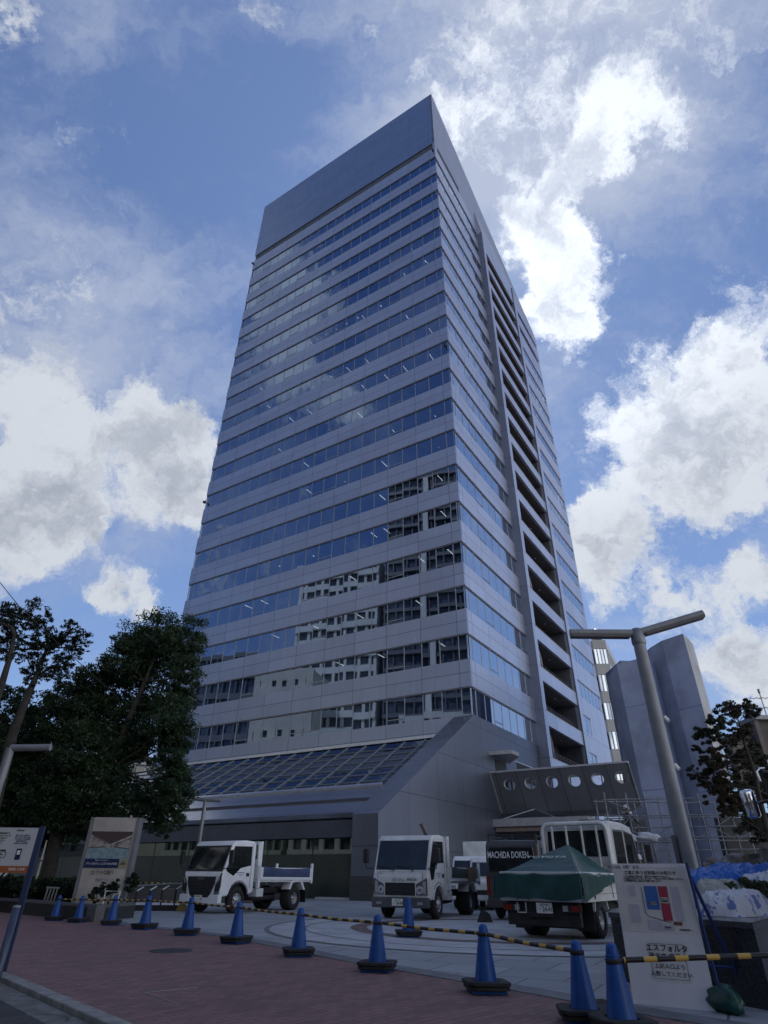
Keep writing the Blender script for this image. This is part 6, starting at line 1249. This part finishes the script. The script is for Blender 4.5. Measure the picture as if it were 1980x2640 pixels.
tree('large dark green evergreen tree with a tall rounded crown covering the tower left corner', TA, [(-10.9, 26.3, 0.2), (-11.0, 26.2, 2.2), (-11.15, 26.0, 4.66), (-10.64, 26.0, 7.27), (-10.43, 26.0, 8.27), (-10.17, 26.0, 9.9)], [0.30, 0.24, 0.18, 0.11, 0.08, 0.03], 7600, 0.052, L1, 1, 0.06, fill=1.28, elong=1.2, sub=60)
tree('dense evergreen tree left of the largest one, above the pylon', TB, [(-12.7, 26.6, 0.2), (-12.8, 26.6, 3.0), (-13.0, 26.8, 6.0), (-13.2, 27, 8.2)], [0.3, 0.24, 0.15, 0.05], 7600, 0.052, L1, 2, 0.06, fill=1.28, elong=1.2, sub=60)
tree('evergreen tree at the left edge, furthest back', TC, [(-15.6, 27.6, 0.2), (-15.7, 27.6, 3.2), (-16.0, 27.6, 6.8)], [0.26, 0.2, 0.06], 6000, 0.06, L1, 3, 0.06, fill=1.3, elong=1.2, sub=50)
tree('sparse dark tree with upright bare limbs at the upper left', TDk, [(-13.5, 23.0, 0.2), (-13.5, 23, 3.0), (-13.68, 23.0, 5.45), (-13.6, 23.0, 6.67), (-13.51, 23.0, 7.61), (-13.42, 23.0, 8.78), (-13.9, 23, 9.8)], [0.24, 0.2, 0.17, 0.14, 0.1, 0.06, 0.02], 4200, 0.042, L2, 4, 0.06, elong=1.7, fill=1.6, sub=34)
tb = thing('pruned_tree', 'bare dark trunk with a hooked limb at the left edge of the picture', 'tree', (-14.09, 22.0, 0)); b = MB(); b.tube([(0, 0, 0), (0, 0, 4.0), (0, 0, 6.78), (-0.05, 0, 7.86), (-0.18, 0, 8.89)], [0.2, 0.17, 0.13, 0.10, 0.07], 10); b.build('trunk', BARK, tb); b = MB(); b.tube([(-0.18, 0, 8.89), (-0.4, 0, 9.2), (-0.91, 0, 9.36), (-1.6, 0, 9.4)], [0.08, 0.07, 0.06, 0.05], 8); b.build('limb', BARK, tb)
leaves('crown', [(-0.5, 0.1, 9.5, 0.25), (-1.0, 0, 9.2, 0.3), (-0.1, 0, 8.0, 0.2)], 1800, 0.07, L2, tb, 9)
tree('small tree with reddish brown layered foliage in front of the blue grey shafts', TE, [(9.6, 16.3, 0.6), (9.4, 16.2, 2.0), (9.35, 16, 3.0), (9.42, 16, 3.31), (9.38, 16, 3.66), (9.37, 16, 4.04), (9.39, 16, 4.6)], [0.09, 0.075, 0.06, 0.055, 0.05, 0.04, 0.02], 19000, 0.030, L3, 6, 0.018, name='ornamental_tree', fill=1.5, elong=1.3)
hg = thing('hedge', 'clipped dark green hedge in the planter left of the pylon', 'hedge', (0, 0, 0))
hb = [(-15.5+0.42*i+random.uniform(-.1, .1), 25.9-0.36*i*0.93+0.9+random.uniform(-.2, .2)+0.35*j, 0.62+random.uniform(-.06, .06), 0.34) for i in range(17) for j in range(3)]
leaves('foliage', hb, 5200, 0.05, L4, hg, 7, sub=20); b = MB(); 
for x, y, z, r in hb[::3]: b.tube([(x, y, 0.28), (x, y, 0.6)], 0.02, 5)
b.build('stem', BARK, hg)
for i, (x, y, z, r, n_, lb) in enumerate(((-7.35, 19.15, 0.52, 0.26, 900, 'small leafy shrub at the right foot of the pylon'), (-7.75, 19.25, 0.48, 0.20, 700, 'low leafy shrub in front of the pylon centre'), (-7.1, 19.9, 0.75, 0.22, 700, 'tall thin shrub at the right edge of the pylon'))):
    t = thing('shrub', lb, 'shrub', (x, y, 0.30), 0, 'shrubs around the pylon foot'); leaves('foliage', [(0, 0, z-0.2, r), (0.1, 0, z-0.05, r*0.6)], n_*9, 0.045, L4, t, 30+i, sub=12)
    b = MB(); [b.tube([(0, 0, 0), (random.uniform(-.1, .1), random.uniform(-.1, .1), z-0.1)], 0.008, 4) for _ in range(5)]; b.build('stem', BARK, t)
hp = thing('shrub', 'grey green shrub growing between the white sacks on the right planter', 'shrub', (4.78, 9.15, 0.70)); leaves('foliage', [(0, 0, 0.26, 0.20), (0.2, 0.05, 0.26, 0.18), (-0.16, 0, 0.20, 0.14)], 26000, 0.03, leafmat('olive_leaf', (0.06, 0.08, 0.04), (0.14, 0.16, 0.09)), hp, 40, sub=14); b = MB(); b.tube([(0, 0, 0), (0, 0, 0.25)], 0.02, 5); b.build('stem', BARK, hp)
